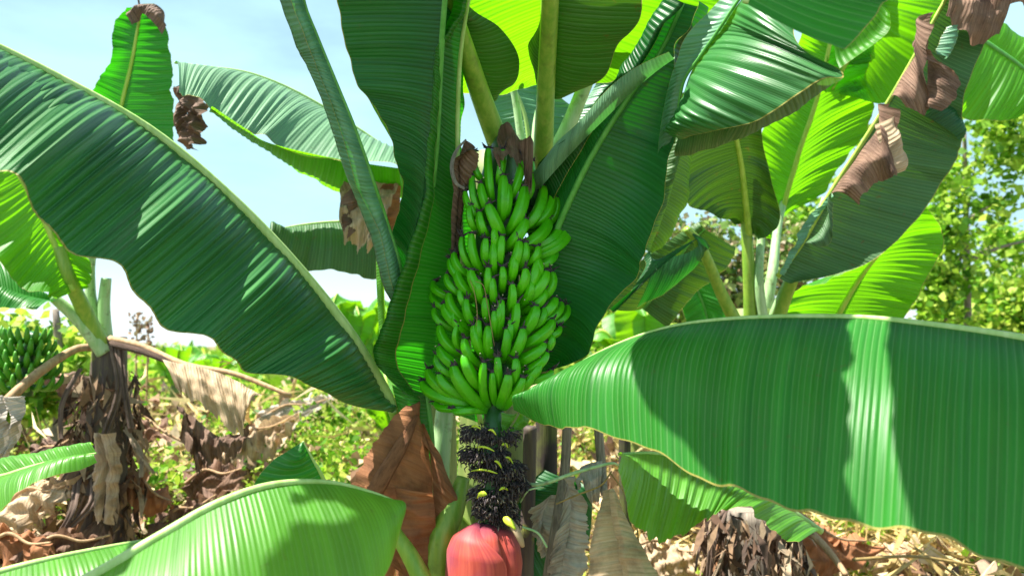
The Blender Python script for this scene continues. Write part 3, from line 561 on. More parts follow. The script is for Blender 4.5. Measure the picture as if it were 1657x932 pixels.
# withered flower tufts below the bunch
def tufts():
    V, F, mi = [], [], []
    def add(Va, Fa, ca, m):
        off = len(V); V.extend(Va.tolist())
        for f in fix_caps(Fa, ca): F.append([q + off for q in f]); mi.append(m)
    tiers = [(700, 768, 28, 200), (705, 808, 40, 180), (735, 782, 46, 300), (758, 818, 42, 240), (762, 800, 44, 300), (782, 832, 36, 200), (798, 800, 46, 320), (822, 803, 42, 320), (836, 815, 34, 160)]
    for (y, x, rp_, n) in tiers:
        for q in range(int(n * 2.4)):
            a = rng.uniform(0, 2 * np.pi); rr = rp_ * 2.0 / FPX * rng.uniform(.45, 1.0)
            ctr = P(795 + (x - 795) * .85, y + rng.normal(0, 5), 2.0)
            o = ctr + np.array([math.cos(a) * rr * .8, math.sin(a) * rr * .8, rng.normal(0, .004)]) ; out = np.array([math.cos(a), math.sin(a), 0])
            L = rng.uniform(.008, .022); e = o + out * L * rng.uniform(.2, .8) + np.array([0, 0, -L * rng.uniform(.2, 1.0)]) + rng.normal(0, .003, 3)
            m = o * .5 + e * .5 + out * .006 + rng.normal(0, .002, 3)
            Va, Fa, ca = tube_data([o, m, e], [.0014, .0017, .0007], 4); add(Va, Fa, ca, 1 if rng.random() < .13 else 0)
    o = mesh_obj('withered_flowers', V, F, ['black', 'dead_stem'], main, None, True, mi); o['label'] = 'black withered flower tufts ringing the stalk below the bunch'; o['kind'] = 'stuff'
tufts()
def scar(x0, x1, y, dy, th=.0045):
    xs = np.linspace(x0, x1, 9); pts = []
    for i, x in enumerate(xs):
        s = i / 8; off = (x - 797) * 2 / FPX; d = 2.0 - math.sqrt(max(.052 ** 2 - off ** 2, 0.0004)) - .012
        pts.append(P(x, y + dy * (s - .5) - 4 * math.sin(s * math.pi), d))
    V, F, c = tube_data(catmull(pts, 16), np.interp(np.linspace(0, 1, 16), [0, .3, .7, 1], [.001, th * .6, th * .6, .001]), 6, .5)
    mesh_obj('bract_scar', V, fix_caps(F, c), 'scar', main)
for a in [(760, 778, 693, 2), (790, 803, 700, 8), (768, 800, 727, 6), (812, 822, 722, 4, .006), (818, 830, 745, 10), (762, 805, 764, 4), (800, 812, 752, 12, .005), (808, 822, 793, 0, .006), (772, 788, 803, -6, .012), (830, 838, 765, 8)]: scar(*a)

# male bud
def male_bud():
    top = P(786, 846, 1.98); H = .30; n, seg = 40, 48
    s = np.linspace(0, 1, n); prof = np.interp(s, [0, .03, .08, .18, .32, .5, .7, .88, 1], [.012, .046, .070, .085, .091, .084, .062, .030, .002])
    V, uv = [], []
    for i in range(n):
        for j in range(seg):
            a = 2 * np.pi * j / seg; r = prof[i] * (1 + .03 * math.cos(3 * a + 1))
            # overlapping bracts: a crease down the right front
            da = (a - R(309) + np.pi) % (2 * np.pi) - np.pi; r *= 1 - .30 * math.exp(-(da / .13) ** 2) * min(1, s[i] * 5 + .5)
            cx = .006 * s[i]
            V.append(top + np.array([math.cos(a) * r + cx, math.sin(a) * r, -s[i] * H])); uv.append((j / seg, s[i]))
    F = gridf(n, seg, closed=True)
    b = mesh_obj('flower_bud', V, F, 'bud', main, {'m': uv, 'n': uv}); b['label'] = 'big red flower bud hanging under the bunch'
    # outer bract lying over the left front
    V, uv = [], []; n2, s2 = 36, 30
    for i in range(n2):
        t = i / (n2 - 1)
        for j in range(s2):
            q = j / (s2 - 1); half = R(88) * math.sin(min(1, t * 2.2 + .25) * np.pi / 2) * (1 - max(0, t - .7) * .9); a = R(216) + (q - .5) * 2 * half
            r = np.interp(t, [0, .04, .12, .25, .5, .8, 1], [.018, .049, .076, .090, .094, .068, .03]) + .010 - .003 * abs(q - .5) * 2
            V.append(top + np.array([math.cos(a) * r, math.sin(a) * r, -.004 + .010 * math.sin(q * np.pi) - t * .27])); uv.append((q * .6, t))
    mesh_obj('bract', V, gridf(n2, s2), 'bud', b, {'m': uv, 'n': uv})
    V, F, c = tube_data(catmull(px([(820, 838, 1.93), (832, 852, 1.9), (842, 872, 1.89), (846, 884, 1.9)]), 12), np.interp(np.linspace(0, 1, 12), [0, .4, 1], [.006, .010, .005]), 8, .6)
    mesh_obj('withered_bract', V, fix_caps(F, c), 'dry', b)
    V, F, c = tube_data(catmull(px([(815, 838, 1.92), (826, 846, 1.9), (834, 856, 1.89)]), 8), [.004, .009, .010, .010, .008, .006, .004, .003], 8, .6)
    mesh_obj('flower_tip', V, fix_caps(F, c), 'scar', b)
male_bud()
# thin dried tendrils on the bunch
for pts in [[(760, 452), (768, 475), (772, 505), (771, 528)], [(768, 455), (782, 462), (788, 490), (795, 530), (800, 560)]]:
    tube('dry_tendril', px(Z(pts, (1.93, 1.92))), (.0008, .0014, .0007), 'straw', main, seg=5, n=16)

# lower stalks, sheaths and dry leaves
tube('leaf_stalk', px([(722, 640, 2.22), (716, 700, 2.2), (709, 770, 2.2), (704, 840, 2.22), (705, 960, 2.28)]), (.024, .028, .036, .045), 'petiole_pale', main, seg=14)
tube('leaf_stalk', px([(750, 772, 2.12), (735, 820, 2.09), (716, 870, 2.06), (704, 960, 2.05)]), (.018, .030, .037, .042), 'petiole', main, seg=14, groove=.3)
tube('leaf_stalk', px([(640, 862, 1.95), (664, 900, 1.93), (690, 950, 1.92)]), (.017, .022, .026), 'petiole', main, seg=12)
leaf(main, Z([(672, 640), (690, 700), (700, 780), (700, 860), (695, 960)], (2.14, 2.05)), Z([(662, 650), (632, 680), (596, 735), (566, 790), (560, 860)], (2.1, 2.0)), Z([(680, 690), (715, 750), (745, 820), (722, 870), (705, 960)], (2.1, 2.08)), 'dry_red', None, None, name='dry_leaf', pleat=.0006, pitch=.03, wave=.02, wl=.4, oct=2, bulge=.03, crumple=.003, ragged=.02, label='rust brown dry leaf hanging left of the bud')
leaf(main, Z([(640, 790), (640, 850), (640, 900), (640, 960)], 2.02), Z([(590, 785), (575, 850), (585, 910), (590, 960)], 2.0), Z([(700, 795), (705, 850), (700, 905), (695, 960)], 2.03), 'dry_red', None, None, name='dry_leaf', pleat=.003, crumple=.01)
tube('dry_roll', px([(675, 672, 2.07), (650, 720, 2.03), (615, 780, 1.98), (590, 830, 1.97)]), (.006, .018, .022, .020), 'dry_red', main, flat=.5, seg=12)
tube('dead_stalk', px([(918, 680, 2.15), (914, 760, 2.15), (902, 840, 2.12), (885, 950, 2.1)]), (.013, .014, .015, .017), 'dead_stem', main)
tube('dead_stalk', px([(968, 690, 2.2), (973, 750, 2.18), (978, 800, 2.12)]), (.013, .013, .010), 'dead_stem', main)
tube('dead_stalk', px([(858, 690, 2.3), (856, 780, 2.3), (850, 950, 2.3)]), (.02, .02, .024), 'pseudo_dark', main)
leaf(main, Z([(920, 770), (922, 820), (915, 880), (905, 960)], (2.06, 2.0)), Z([(905, 830), (900, 870), (888, 900), (880, 960)], 2.04), Z([(932, 770), (945, 830), (952, 885), (940, 960)], 2.02), 'dry_grey', None, None, name='dry_leaf', pleat=.003, crumple=.012, ragged=.15, bulge=.02, label='grey papery dry leaf right of the bud')
leaf(main, Z([(975, 745), (950, 750), (935, 760), (930, 790)], 2.15), Z([(970, 810), (958, 812), (940, 775), (932, 795)], 2.12), None, 'dry_grey', None, None, name='dry_leaf', crumple=.012, ragged=.1)
leaf(main, Z([(985, 790), (990, 840), (1000, 890), (1010, 970)], (1.95, 1.85)), Z([(975, 800), (958, 850), (952, 900), (945, 970)], (1.97, 1.9)), Z([(993, 790), (1018, 845), (1045, 895), (1085, 970)], (1.95, 1.82)), 'dry', None, None, name='dry_leaf', pleat=.002, crumple=.010, bulge=.03, ragged=.03, label='tan dry leaf fanning out right of the bud')
leaf(main, Z([(892, 800), (880, 830), (878, 870), (885, 900)], 2.2), Z([(860, 820), (862, 850), (868, 880), (876, 905)], 2.2), Z([(910, 795), (915, 830), (905, 880), (900, 910)], 2.2), 'dry_grey', None, None, name='dry_leaf', crumple=.015, ragged=.2)
leaf(main, Z([(940, 780), (900, 800), (850, 850), (830, 940)], 2.34), Z([(960, 790), (950, 880), (900, 950), (850, 990)], 2.34), Z([(880, 760), (850, 790), (830, 840), (815, 930)], 2.34), 'deep', None, None, name='leaf', label='dark leaf behind the dry leaves')
leaf(main, Z([(842, 668), (835, 680), (822, 700), (818, 712)], 2.02), Z([(812, 668), (812, 680), (814, 695), (816, 708)], 2.0), Z([(858, 678), (850, 690), (836, 700), (822, 712)], 2.02), 'fresh', None, None, name='leaf', crumple=.006, label='small torn bright leaf bit under the bunch')
# sucker stems behind the dry leaves
for x, d, yt, r0 in [(884, 2.6, 640, .04), (1010, 2.9, 660, .025)]:
    pseudostem(main, x, d, yt, r0, r0 * .9, 'pseudo_shaded', name='sucker_stem')

v = thing('vine', P(852, 786, 1.98), 'thin green vine stem crossing in front of the dry stalks', 'vine')
tube('stem', px([(846, 784, 2.02), (880, 782, 1.98), (930, 765, 1.96), (985, 750, 1.95), (1000, 752, 2.0)]), (.0055, .0045, .003), 'petiole_pale', v, seg=8)
tube('tendril', px([(842, 812, 2.0), (856, 793, 1.97), (880, 788, 1.96)]), .0022, 'petiole_pale', v, seg=6)
tube('tendril', px([(900, 815, 1.98), (935, 800, 1.95), (972, 785, 1.93), (990, 762, 1.93)]), .0022, 'straw', v, seg=6)
tube('tendril', px([(988, 765, 1.94), (1012, 800, 1.93), (1028, 840, 1.93), (1034, 880, 1.93)]), .0018, 'straw', v, seg=6)
tube('tendril', px([(845, 852, 1.96), (870, 862, 1.95), (885, 885, 1.95)]), .003, 'petiole_pale', v, seg=6)

# ------------------------------------------------------------------ RIGHT FOREGROUND PLANT (stem outside the frame)
fr = thing('banana_plant', base_at(2080, 1.6), 'banana plant at the right edge whose wide leaf hangs across the foreground', 'banana plant')
pseudostem(fr, 2080, 1.6, 640, .10, .06)
ribB = [(2060, 660, 1.40), (1850, 590, 1.22), (1657, 548, 1.28), (1500, 525, 1.36), (1370, 513, 1.43), (1200, 515, 1.52), (1080, 530, 1.6), (980, 565, 1.68), (900, 612, 1.74), (832, 662, 1.79)]
edB = [(2030, 800, 1.2), (1860, 965, .96), (1657, 914, 1.01), (1480, 868, 1.08), (1335, 830, 1.15), (1170, 792, 1.26), (1035, 716, 1.41), (925, 696, 1.59), (868, 682, 1.71), (832, 663, 1.79)]
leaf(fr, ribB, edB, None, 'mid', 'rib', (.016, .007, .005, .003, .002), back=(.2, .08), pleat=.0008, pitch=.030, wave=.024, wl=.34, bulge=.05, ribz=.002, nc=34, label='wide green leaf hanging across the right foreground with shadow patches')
leaf(fr, Z([(1330, 860), (1240, 800), (1160, 760), (1070, 735), (1000, 735)], (1.9, 1.85, 1.8)), Z([(1290, 880), (1190, 820), (1130, 850), (1045, 872), (1000, 760)], (1.72, 1.62)), None, 'fresh', 'rib', (.008, .004), pleat=.003, pitch=.026, wave=.02, wl=.2, bulge=.02, ragged=.05, label='smaller ribbed leaf with a withered edge under the wide leaf')  # brighter leaf colour replaces sunlight that the wide leaf blocks

shadow_caster(fr, on_blade(ribB, edB, [(1085, 470), (1045, 540), (1032, 600), (1050, 665), (1110, 730), (1175, 790), (1230, 860)]), on_blade(ribB, edB, [(1372, 450), (1384, 540), (1392, 600), (1392, 665), (1388, 730), (1384, 790), (1375, 870)]), 1.3, 'deep', 'added unseen leaf shading the middle of the wide hanging leaf')
shadow_caster(fr, on_blade(ribB, edB, [(1424, 450), (1440, 540), (1452, 610), (1460, 680), (1466, 760), (1480, 840), (1500, 940)]), on_blade(ribB, edB, [(1760, 490), (1780, 570), (1790, 640), (1800, 720), (1800, 800), (1790, 880), (1780, 980)]), 1.3, 'deep', 'added unseen leaf shading the right part of the wide hanging leaf')
# ------------------------------------------------------------------ LEFT FOREGROUND PLANT
fl = thing('banana_plant', base_at(-150, 1.35), 'young banana plant at the lower left with a bright leaf in the foreground', 'banana plant')
pseudostem(fl, -150, 1.35, 980, .06, .04)
ribF = [(-150, 1060, 1.2), (100, 958, 1.17), (250, 872, 1.23), (350, 815, 1.28), (440, 784, 1.33), (530, 780, 1.38), (600, 796, 1.42), (655, 817, 1.45)]
edF = [(-150, 1250, 1.0), (60, 1190, 1.0), (230, 1160, 1.03), (390, 1120, 1.08), (500, 1060, 1.16), (590, 975, 1.26), (640, 895, 1.36), (656, 819, 1.45)]
leaf(fl, ribF, edF, None, 'fresh', 'rib', (.012, .0085, .0065, .004, .002), back=(.35, .12), pleat=.0003, pitch=.017, wave=.016, wl=.3, bulge=.03, ribz=.003, nc=34, label='bright pale ribbed leaf in the lower left foreground')
leaf(fl, [(-160, 1040, 1.3), (-60, 948, 1.3), (0, 925, 1.33), (100, 900, 1.38), (215, 878, 1.46), (262, 872, 1.5)], [(-160, 1150, 1.2), (-60, 1100, 1.2), (0, 1080, 1.22), (120, 1020, 1.28), (220, 930, 1.4), (263, 875, 1.5)], None, 'fresh', 'rib', (.008, .006, .003), back=(.4, .1), pleat=.001, wave=.01, bulge=.02, label='second bright leaf behind at the lower left corner')
leaf(fl, [(560, 980, 1.9), (540, 830, 1.75), (523, 775, 1.7), (505, 742, 1.68), (490, 714, 1.66)], [(520, 990, 1.85), (400, 850, 1.7), (407, 790, 1.66), (440, 745, 1.65), (489, 715, 1.66)], None, 'mid', 'rib', (.006, .005, .002), pleat=.0022, pitch=.02, wave=.008, bulge=.03, label='small curved leaf tip standing behind the bright leaf')
shadow_caster(fl, on_blade(ribF, edF, [(400, 1000), (450, 925), (490, 895), (540, 882), (590, 868), (606, 848)], .02), on_blade(ribF, edF, [(560, 1100), (620, 1040), (660, 990), (690, 940), (700, 890), (700, 840)], .02), 1.5, 'deep', 'added unseen leaf shading the lower right of the bright left leaf')
shadow_caster(fl, on_blade(ribF, edF, [(455, 800), (500, 815), (550, 826), (590, 842), (608, 862)], .02), on_blade(ribF, edF, [(470, 750), (540, 745), (620, 765), (690, 800), (710, 850)], .02), 1.35, 'deep', 'added unseen leaf shading the upper part of the bright left leaf')
fl2 = thing('banana_plant', base_at(-170, 2.2), 'banana plant past the left edge with a low leaf poking in', 'banana plant')
pseudostem(fl2, -170, 2.2, 900, .07, .05)
leaf(fl2, [(-160, 930, 2.1), (-60, 800, 1.95), (20, 765, 1.9), (90, 745, 1.88), (156, 733, 1.86)], [(-150, 880, 2.1), (-60, 752, 2.05), (0, 742, 2.0), (80, 733, 1.95), (152, 720, 1.9)], [(-140, 980, 2.0), (-60, 900, 1.82), (0, 824, 1.78), (52, 785, 1.78), (157, 748, 1.84)], 'fresh', 'rib', (.008, .005, .002), pleat=.001, wave=.006, label='low green leaf at the left edge')

# ------------------------------------------------------------------ LEFT BACKGROUND PLANT
lb = thing('banana_plant', base_at(175, 3.2), 'banana plant at the left with purple brown stem and drooping dry leaves', 'banana plant')
pseudostem(lb, 178, 3.2, 545, .10, .065, 'pseudo_dark')
for pts, rr, mt in [([(170, 570, 3.15), (130, 520, 3.1), (85, 480, 3.05)], (.035, .02), 'petiole_pale'), ([(165, 560, 3.15), (140, 510, 3.1), (112, 450, 3.0), (95, 400, 2.98)], (.035, .022), 'petiole'),
                    ([(168, 560, 3.2), (150, 500, 3.2), (146, 460, 3.2), (150, 400, 3.2), (180, 240, 3.3)], (.03, .02, .016), 'petiole_pale'), ([(172, 560, 3.2), (168, 500, 3.2), (172, 450, 3.2)], (.03, .02), 'petiole_pale')]:
    tube('leaf_stalk', px(pts), rr, mt, lb, seg=10)
leaf(lb, Z([(118, 472), (95, 412), (70, 355), (40, 300), (0, 230)], (3.0, 2.9)), Z([(100, 478), (45, 470), (0, 425), (-60, 350), (-80, 260)], 2.85), Z([(138, 468), (150, 440), (120, 380), (95, 330), (60, 250)], 3.0), 'glow', 'rib_y', (.014, .008), pleat=.002, wave=.03, bulge=-.03, label='back-lit leaf glowing under the long dark leaf')
leaf(lb, Z([(90, 490), (60, 482), (20, 470), (-40, 440)], (3.05, 2.9)), Z([(60, 498), (30, 500), (0, 498), (-60, 490)], 2.9), Z([(80, 480), (50, 465), (0, 420), (-60, 380)], 3.05), 'mid', None, None, pleat=.001)
leaf(lb, Z([(180, 240), (195, 176), (213, 100), (222, 50), (230, 8)], (3.3, 3.2)), Z([(135, 230), (148, 150), (178, 100), (184, 38), (208, 14)], 3.2), Z([(285, 260), (280, 173), (277, 100), (269, 46), (246, 6)], 3.25), 'mid', 'rib_y', (.011, .005), pleat=.003, pitch=.03, wave=.02, bulge=-.02, ragged=.02, label='upright leaf with a burnt tip against the sky')
leaf(lb, Z([(205, 20), (228, 6), (262, 14), (268, 40)], 3.19), Z([(213, 40), (226, 20), (240, 30), (264, 55)], 3.17), None, 'dry_dark', None, None, name='dry_tip', crumple=.01)
tube('dry_tip', px([(226, 12, 3.2), (224, -4, 3.2), (230, -10, 3.2)]), .004, 'dry_dark', lb)
tube('dead_stalk', px([(-30, 690, 2.8), (10, 650, 2.85), (60, 605, 2.95), (120, 566, 3.1), (160, 562, 3.15)]), (.020, .018, .014), 'dead_rib', lb)
tube('dead_stalk', px([(178, 548, 3.15), (230, 560, 3.1), (300, 590, 3.0), (380, 605, 2.95), (470, 640, 2.9)]), (.014, .012, .008), 'dead_rib', lb)
tube('dead_stalk', px([(180, 556, 3.12), (240, 572, 3.05), (300, 600, 3.0), (330, 640, 2.95)]), (.014, .01), 'dry_dark', lb)
leaf(lb, Z([(262, 582), (310, 590), (360, 605), (425, 638)], 2.9), Z([(285, 628), (320, 650), (385, 700), (400, 660)], 2.82), None, 'dry', None, None, name='dry_leaf', pleat=.008, pitch=.06, wave=.03, crumple=.006, ragged=.12, bulge=.03, label='pale tan dry leaf draped over a dead stalk')
leaf(lb, Z([(290, 650), (320, 680), (350, 700), (400, 690)], 2.95), Z([(300, 700), (320, 760), (345, 740), (385, 735)], 2.9), None, 'dry_dark', None, None, name='dry_leaf', crumple=.03, ragged=.15)
leaf(lb, Z([(160, 700), (175, 740), (170, 790), (165, 840)], 2.95), Z([(150, 700), (150, 760), (150, 800), (155, 850)], 2.95), Z([(185, 700), (195, 750), (188, 800), (180, 850)], 2.93), 'fib_tan', None, None, name='dry_leaf', pleat=0, wave=.01, oct=2, wl=.5, crumple=.008, ragged=.08)
leaf(lb, Z([(0, 640), (15, 680), (10, 720), (0, 740)], 2.6), Z([(-40, 640), (-30, 700), (-20, 740), (-10, 760)], 2.6), Z([(35, 642), (38, 670), (25, 710), (10, 740)], 2.6), 'dry_grey', None, None, name='dry_leaf', crumple=.012, ragged=.05)
for q in range(12):
    a = rng.uniform(np.pi, 2 * np.pi); z1 = rng.uniform(.75, 1.6); L = rng.uniform(.15, .4); w = rng.uniform(.006, .022); o_ = np.array([math.cos(a), math.sin(a), 0]); tg = np.array([-math.sin(a), math.cos(a), 0]); b0 = np.array([lb.location[0], P(178, 500, 3.2)[1], 0.0])
    rp_ = [b0 + [0, 0, z1] + o_ * .10, b0 + [0, 0, z1 - L * .5] + o_ * (.15 + rng.uniform(0, .05)) + tg * rng.normal(0, .03), b0 + [0, 0, z1 - L] + o_ * (.17 + rng.uniform(0, .08)) + tg * rng.normal(0, .06)]
    leaf(lb, rp_, [p + tg * w for p in rp_], [p - tg * w for p in rp_], ['fib_dark', 'fib_dark', 'fib_rust', 'fib_dark', 'fib_tan'][q % 5], None, None, name='dry_strip', world=True, nc=10, ragged=.06, pleat=0, wave=.012, wl=.5, oct=2, pitch=.04)
# its bunch
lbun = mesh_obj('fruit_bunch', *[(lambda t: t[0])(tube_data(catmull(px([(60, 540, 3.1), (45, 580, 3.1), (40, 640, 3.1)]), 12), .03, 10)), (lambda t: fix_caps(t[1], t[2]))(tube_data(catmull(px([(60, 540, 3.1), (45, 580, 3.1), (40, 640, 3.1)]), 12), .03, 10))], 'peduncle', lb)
lbun['label'] = 'green banana bunch of the left plant'
for row in range(5):
    for q in range(10):
        a = -np.pi + q / 9 * np.pi + .12 * (row % 2); c = P(45, 548 + row * 19, 3.1)
        out = np.array([math.cos(a), math.sin(a), 0.0]); rr = .08 + .010 * row; k_ = rng.uniform(.8, 1.05)
        pth = catmull([c + out * .03, c + out * rr * .8 + np.array([0, 0, -.012]), c + out * rr * 1.1 + np.array([0, 0, .018 * k_]), c + out * rr * 1.15 + np.array([0, 0, .05 * k_])], 10)
        V, F, cp = tube_data(pth, np.array([.5, .7, .95, 1, 1, 1, .95, .8, .6, .3]) * .0115, 8)
        mesh_obj('banana', V, fix_caps(F, cp), 'banana_shaded', lbun)['group'] = 'bananas of the left bunch'

# plant between, behind the main one: arching leaf S, leaf T and the withered sheath
mb = thing('banana_plant', base_at(690, 3.3), 'banana plant half hidden behind the central one with an arching pale leaf', 'banana plant')
pseudostem(mb, 700, 3.3, 330, .12, .07)
leaf(mb, Z([(282, 102), (340, 109), (400, 118), (460, 140), (520, 172), (580, 210), (655, 262)], (2.8, 3.2)), Z([(290, 150), (305, 162), (345, 172), (400, 210), (440, 233), (550, 258), (655, 274)], (2.35, 2.75)), None, 'pale', 'rib', (.004, .01), pleat=.003, pitch=.03, wave=.02, wl=.4, bulge=.04, label='arching pale leaf against the sky')
leaf(mb, Z([(343, 172), (400, 210), (440, 233), (550, 258), (655, 274)], (2.42, 2.78)), Z([(345, 175), (395, 212), (440, 245), (540, 308), (660, 320)], (2.9, 3.2)), None, 'glow', None, None, pleat=.002, wave=.01, label='bright underside of the arching leaf')
tube('leaf_stalk', px([(650, 268, 3.15), (690, 310, 3.2), (710, 380, 3.3)]), (.012, .02), 'petiole', mb)
leaf(mb, Z([(436, 374), (490, 364), (547, 359), (600, 362), (660, 380)], (3.0, 3.3)), Z([(438, 378), (480, 428), (550, 441), (610, 450), (660, 455)], (2.9, 3.2)), None, 'dusty', 'rib', (.004, .008), pleat=.002, pitch=.03, wave=.02, bulge=.04, label='dusty leaf hanging behind the folded leaf')
leaf(mb, Z([(560, 300), (590, 280), (620, 276), (652, 284)], 2.95), Z([(552, 345), (558, 385), (585, 392), (610, 400)], (2.85, 2.8)), None, 'dry', None, None, name='dry_bract', crumple=.02, ragged=.08, bulge=.05, label='brown and orange withered bract')
leaf(mb, Z([(600, 290), (602, 330), (615, 380), (640, 400)], 2.9), None, Z([(650, 280), (648, 320), (645, 370), (650, 395)], 2.92), 'dry_red', None, None, name='dry_bract', crumple=.02)
leaf(mb, Z([(570, 305), (555, 320), (549, 350), (560, 388)], 2.84), None, Z([(600, 282), (585, 310), (575, 345), (580, 370)], 2.86), 'dry_dark', None, None, name='dry_bract', crumple=.012)
dl = leaf(lb, Z([(283, 140), (296, 165), (300, 195), (298, 238)], 3.0), Z([(278, 150), (280, 180), (286, 215), (292, 238)], 3.0), Z([(292, 142), (326, 180), (322, 212), (302, 240)], 2.95), 'dry_dark', None, None, name='dry_tip', crumple=.03, ragged=.1)

# ------------------------------------------------------------------ RIGHT BACKGROUND PLANT
rb = thing('banana_plant', base_at(1215, 3.2), 'banana plant behind on the right with sun-shot leaves and a broken dead leaf', 'banana plant')
pseudostem(rb, 1215, 3.25, 500, .13, .08)
for pts, rr, mt in [([(1215, 520, 3.15), (1212, 440, 3.12), (1205, 340, 3.1), (1190, 225, 3.0)], (.03, .024, .014), 'petiole'), ([(1190, 520, 3.1), (1165, 470, 3.05), (1135, 400, 2.95), (1110, 370, 2.9)], (.028, .022, .014), 'petiole'),
                    ([(1235, 520, 3.3), (1250, 440, 3.3), (1262, 350, 3.4), (1300, 220, 3.5)], (.03, .02, .012), 'petiole_pale'), ([(1250, 520, 3.2), (1275, 460, 3.1), (1310, 390, 3.0), (1335, 320, 2.95)], (.026, .02, .012), 'petiole_pale'),
                    ([(1258, 520, 3.15), (1268, 490, 3.12), (1285, 445, 3.05)], (.03, .024), 'petiole'), ([(1235, 520, 3.12), (1228, 450, 3.1), (1232, 380, 3.15)], (.022, .016), 'petiole_pale')]:
    tube('leaf_stalk', px(pts), rr, mt, rb, seg=10)
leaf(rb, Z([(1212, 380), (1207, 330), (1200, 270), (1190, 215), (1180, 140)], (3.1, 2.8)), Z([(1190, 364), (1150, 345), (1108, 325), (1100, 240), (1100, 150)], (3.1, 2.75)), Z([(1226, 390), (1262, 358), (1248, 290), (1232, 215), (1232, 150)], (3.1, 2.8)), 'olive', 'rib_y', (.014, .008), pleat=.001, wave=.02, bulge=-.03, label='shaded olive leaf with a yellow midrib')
leaf(rb, Z([(1130, 160), (1105, 240), (1085, 310), (1062, 370), (1046, 402)], (2.7, 2.8)), Z([(1100, 160), (1082, 250), (1066, 320), (1046, 375), (1043, 404)], 2.72), Z([(1160, 180), (1118, 260), (1110, 330), (1078, 392), (1048, 408)], 2.85), 'olive', None, None, pleat=.001, wave=.01)
leaf(rb, Z([(1252, 400), (1265, 345), (1292, 250), (1322, 160), (1345, 60), (1360, -40)], (3.5, 3.1)), Z([(1240, 385), (1205, 320), (1235, 210), (1275, 130), (1300, 40), (1320, -60)], (3.5, 3.1)), Z([(1264, 352), (1335, 305), (1415, 180), (1400, 125), (1420, 60), (1440, -40)], (3.5, 3.1)), 'glow', 'rib_y', (.013, .008), pleat=.002, wave=.02, bulge=-.03, label='large bright green back-lit leaf with a yellow midrib')
leaf(rb, Z([(1345, 145), (1385, 75), (1425, 0), (1450, -60)], (3.3, 3.0)), Z([(1335, 150), (1340, 80), (1380, 0), (1400, -60)], 3.2), Z([(1360, 152), (1445, 160), (1520, 20), (1560, -60)], (3.3, 3.1)), 'glow', 'rib_y', (.01, .006), pleat=.002, wave=.02, bulge=-.03, label='upper bright leaf beside the dead leaf')
leaf(rb, Z([(1575, -80), (1514, 28), (1476, 98), (1437, 165), (1390, 240), (1345, 310), (1300, 390), (1258, 448)], (2.7, 2.95)), None, Z([(1650, -80), (1600, 60), (1560, 150), (1558, 225), (1540, 268), (1490, 348), (1400, 428), (1285, 458)], (2.7, 2.9)), 'dusty', 'rib_y', (.006, .01), pleat=.001, wave=.02, wl=.4, bulge=-.03, label='broad dusty grey green leaf under the dead strips')
leaf(rb, Z([(1345, 312), (1320, 350), (1295, 395), (1268, 442)], 2.86), Z([(1336, 318), (1300, 365), (1282, 400), (1262, 444)], 2.84), None, 'waxy', None, None, pleat=.002, bulge=.02)
leaf(rb, Z([(1346, 312), (1342, 340), (1325, 375), (1300, 395)], 2.82), None, Z([(1350, 330), (1348, 378), (1338, 398), (1318, 400)], 2.8), 'dusty', None, None, pleat=.001)
for A_, B_, mt in [([(1436, 168), (1415, 215), (1385, 255), (1345, 312)], [(1440, 175), (1452, 282), (1420, 290), (1388, 330)], 'dry_mix'), ([(1512, 20), (1490, 70), (1462, 120), (1438, 160)], [(1500, 40), (1500, 120), (1500, 180), (1468, 178)], 'dry_mix'),
                   ([(1498, 50), (1500, 90), (1500, 140), (1498, 178)], [(1505, 80), (1548, 122), (1545, 160), (1528, 182)], 'dry_mix'), ([(1515, -20), (1550, -20), (1590, -20), (1625, -20)], [(1535, 20), (1545, 45), (1580, 68), (1622, 50)], 'dry_mix'),
                   ([(1560, -30), (1590, -20), (1620, -25), (1670, -25)], [(1580, 10), (1600, 20), (1620, 12), (1665, 8)], 'dry_mix'),
                   ([(1435, 185), (1440, 210), (1445, 240), (1450, 275)], [(1425, 200), (1428, 240), (1435, 262), (1440, 285)], 'dry')]:
    leaf(rb, Z(A_, 2.72), Z(B_, 2.66), None, mt, None, None, name='dry_strip', pleat=.0012, pitch=.05, crumple=.007, ragged=.04, bulge=.05, wave=.03, wl=.25, oct=2, label='brown dead strip hanging from the dusty leaf')
leaf(rb, Z([(1545, 40), (1548, 60), (1540, 80), (1528, 96)], 2.7), Z([(1530, 45), (1524, 60), (1518, 80), (1516, 88)], 2.68), None, 'waxy', None, None, name='leaf_scrap', pleat=.002, bulge=.03)
leaf(rb, Z([(1515, 40), (1570, 55), (1620, 85), (1657, 112), (1700, 150)], (3.0, 3.0)), Z([(1520, 70), (1545, 125), (1560, 186), (1608, 197), (1650, 190)], 2.95), Z([(1540, 20), (1580, 30), (1640, 45), (1680, 80), (1720, 130)], 3.05), 'glow', 'rib_g', (.012, .008), pleat=.0024, wave=.02, bulge=.02, label='bright leaf at the upper right against the sky')
leaf(rb, Z([(1480, 180), (1510, 195), (1540, 215), (1552, 228)], 2.78), None, Z([(1500, 175), (1550, 170), (1558, 200), (1556, 222)], 2.8), 'deep', None, None, pleat=.001)
leaf(rb, Z([(1345, 530), (1388, 455), (1430, 402), (1486, 340)], (3.3, 3.0)), Z([(1262, 528), (1290, 470), (1372, 440), (1484, 341)], (3.3, 3.0)), Z([(1455, 528), (1490, 470), (1527, 388), (1500, 335)], (3.2, 3.0)), 'glow', 'rib_y', (.013, .006), pleat=.0015, wave=.015, bulge=-.02, label='yellow green glowing leaf over the wide foreground leaf')
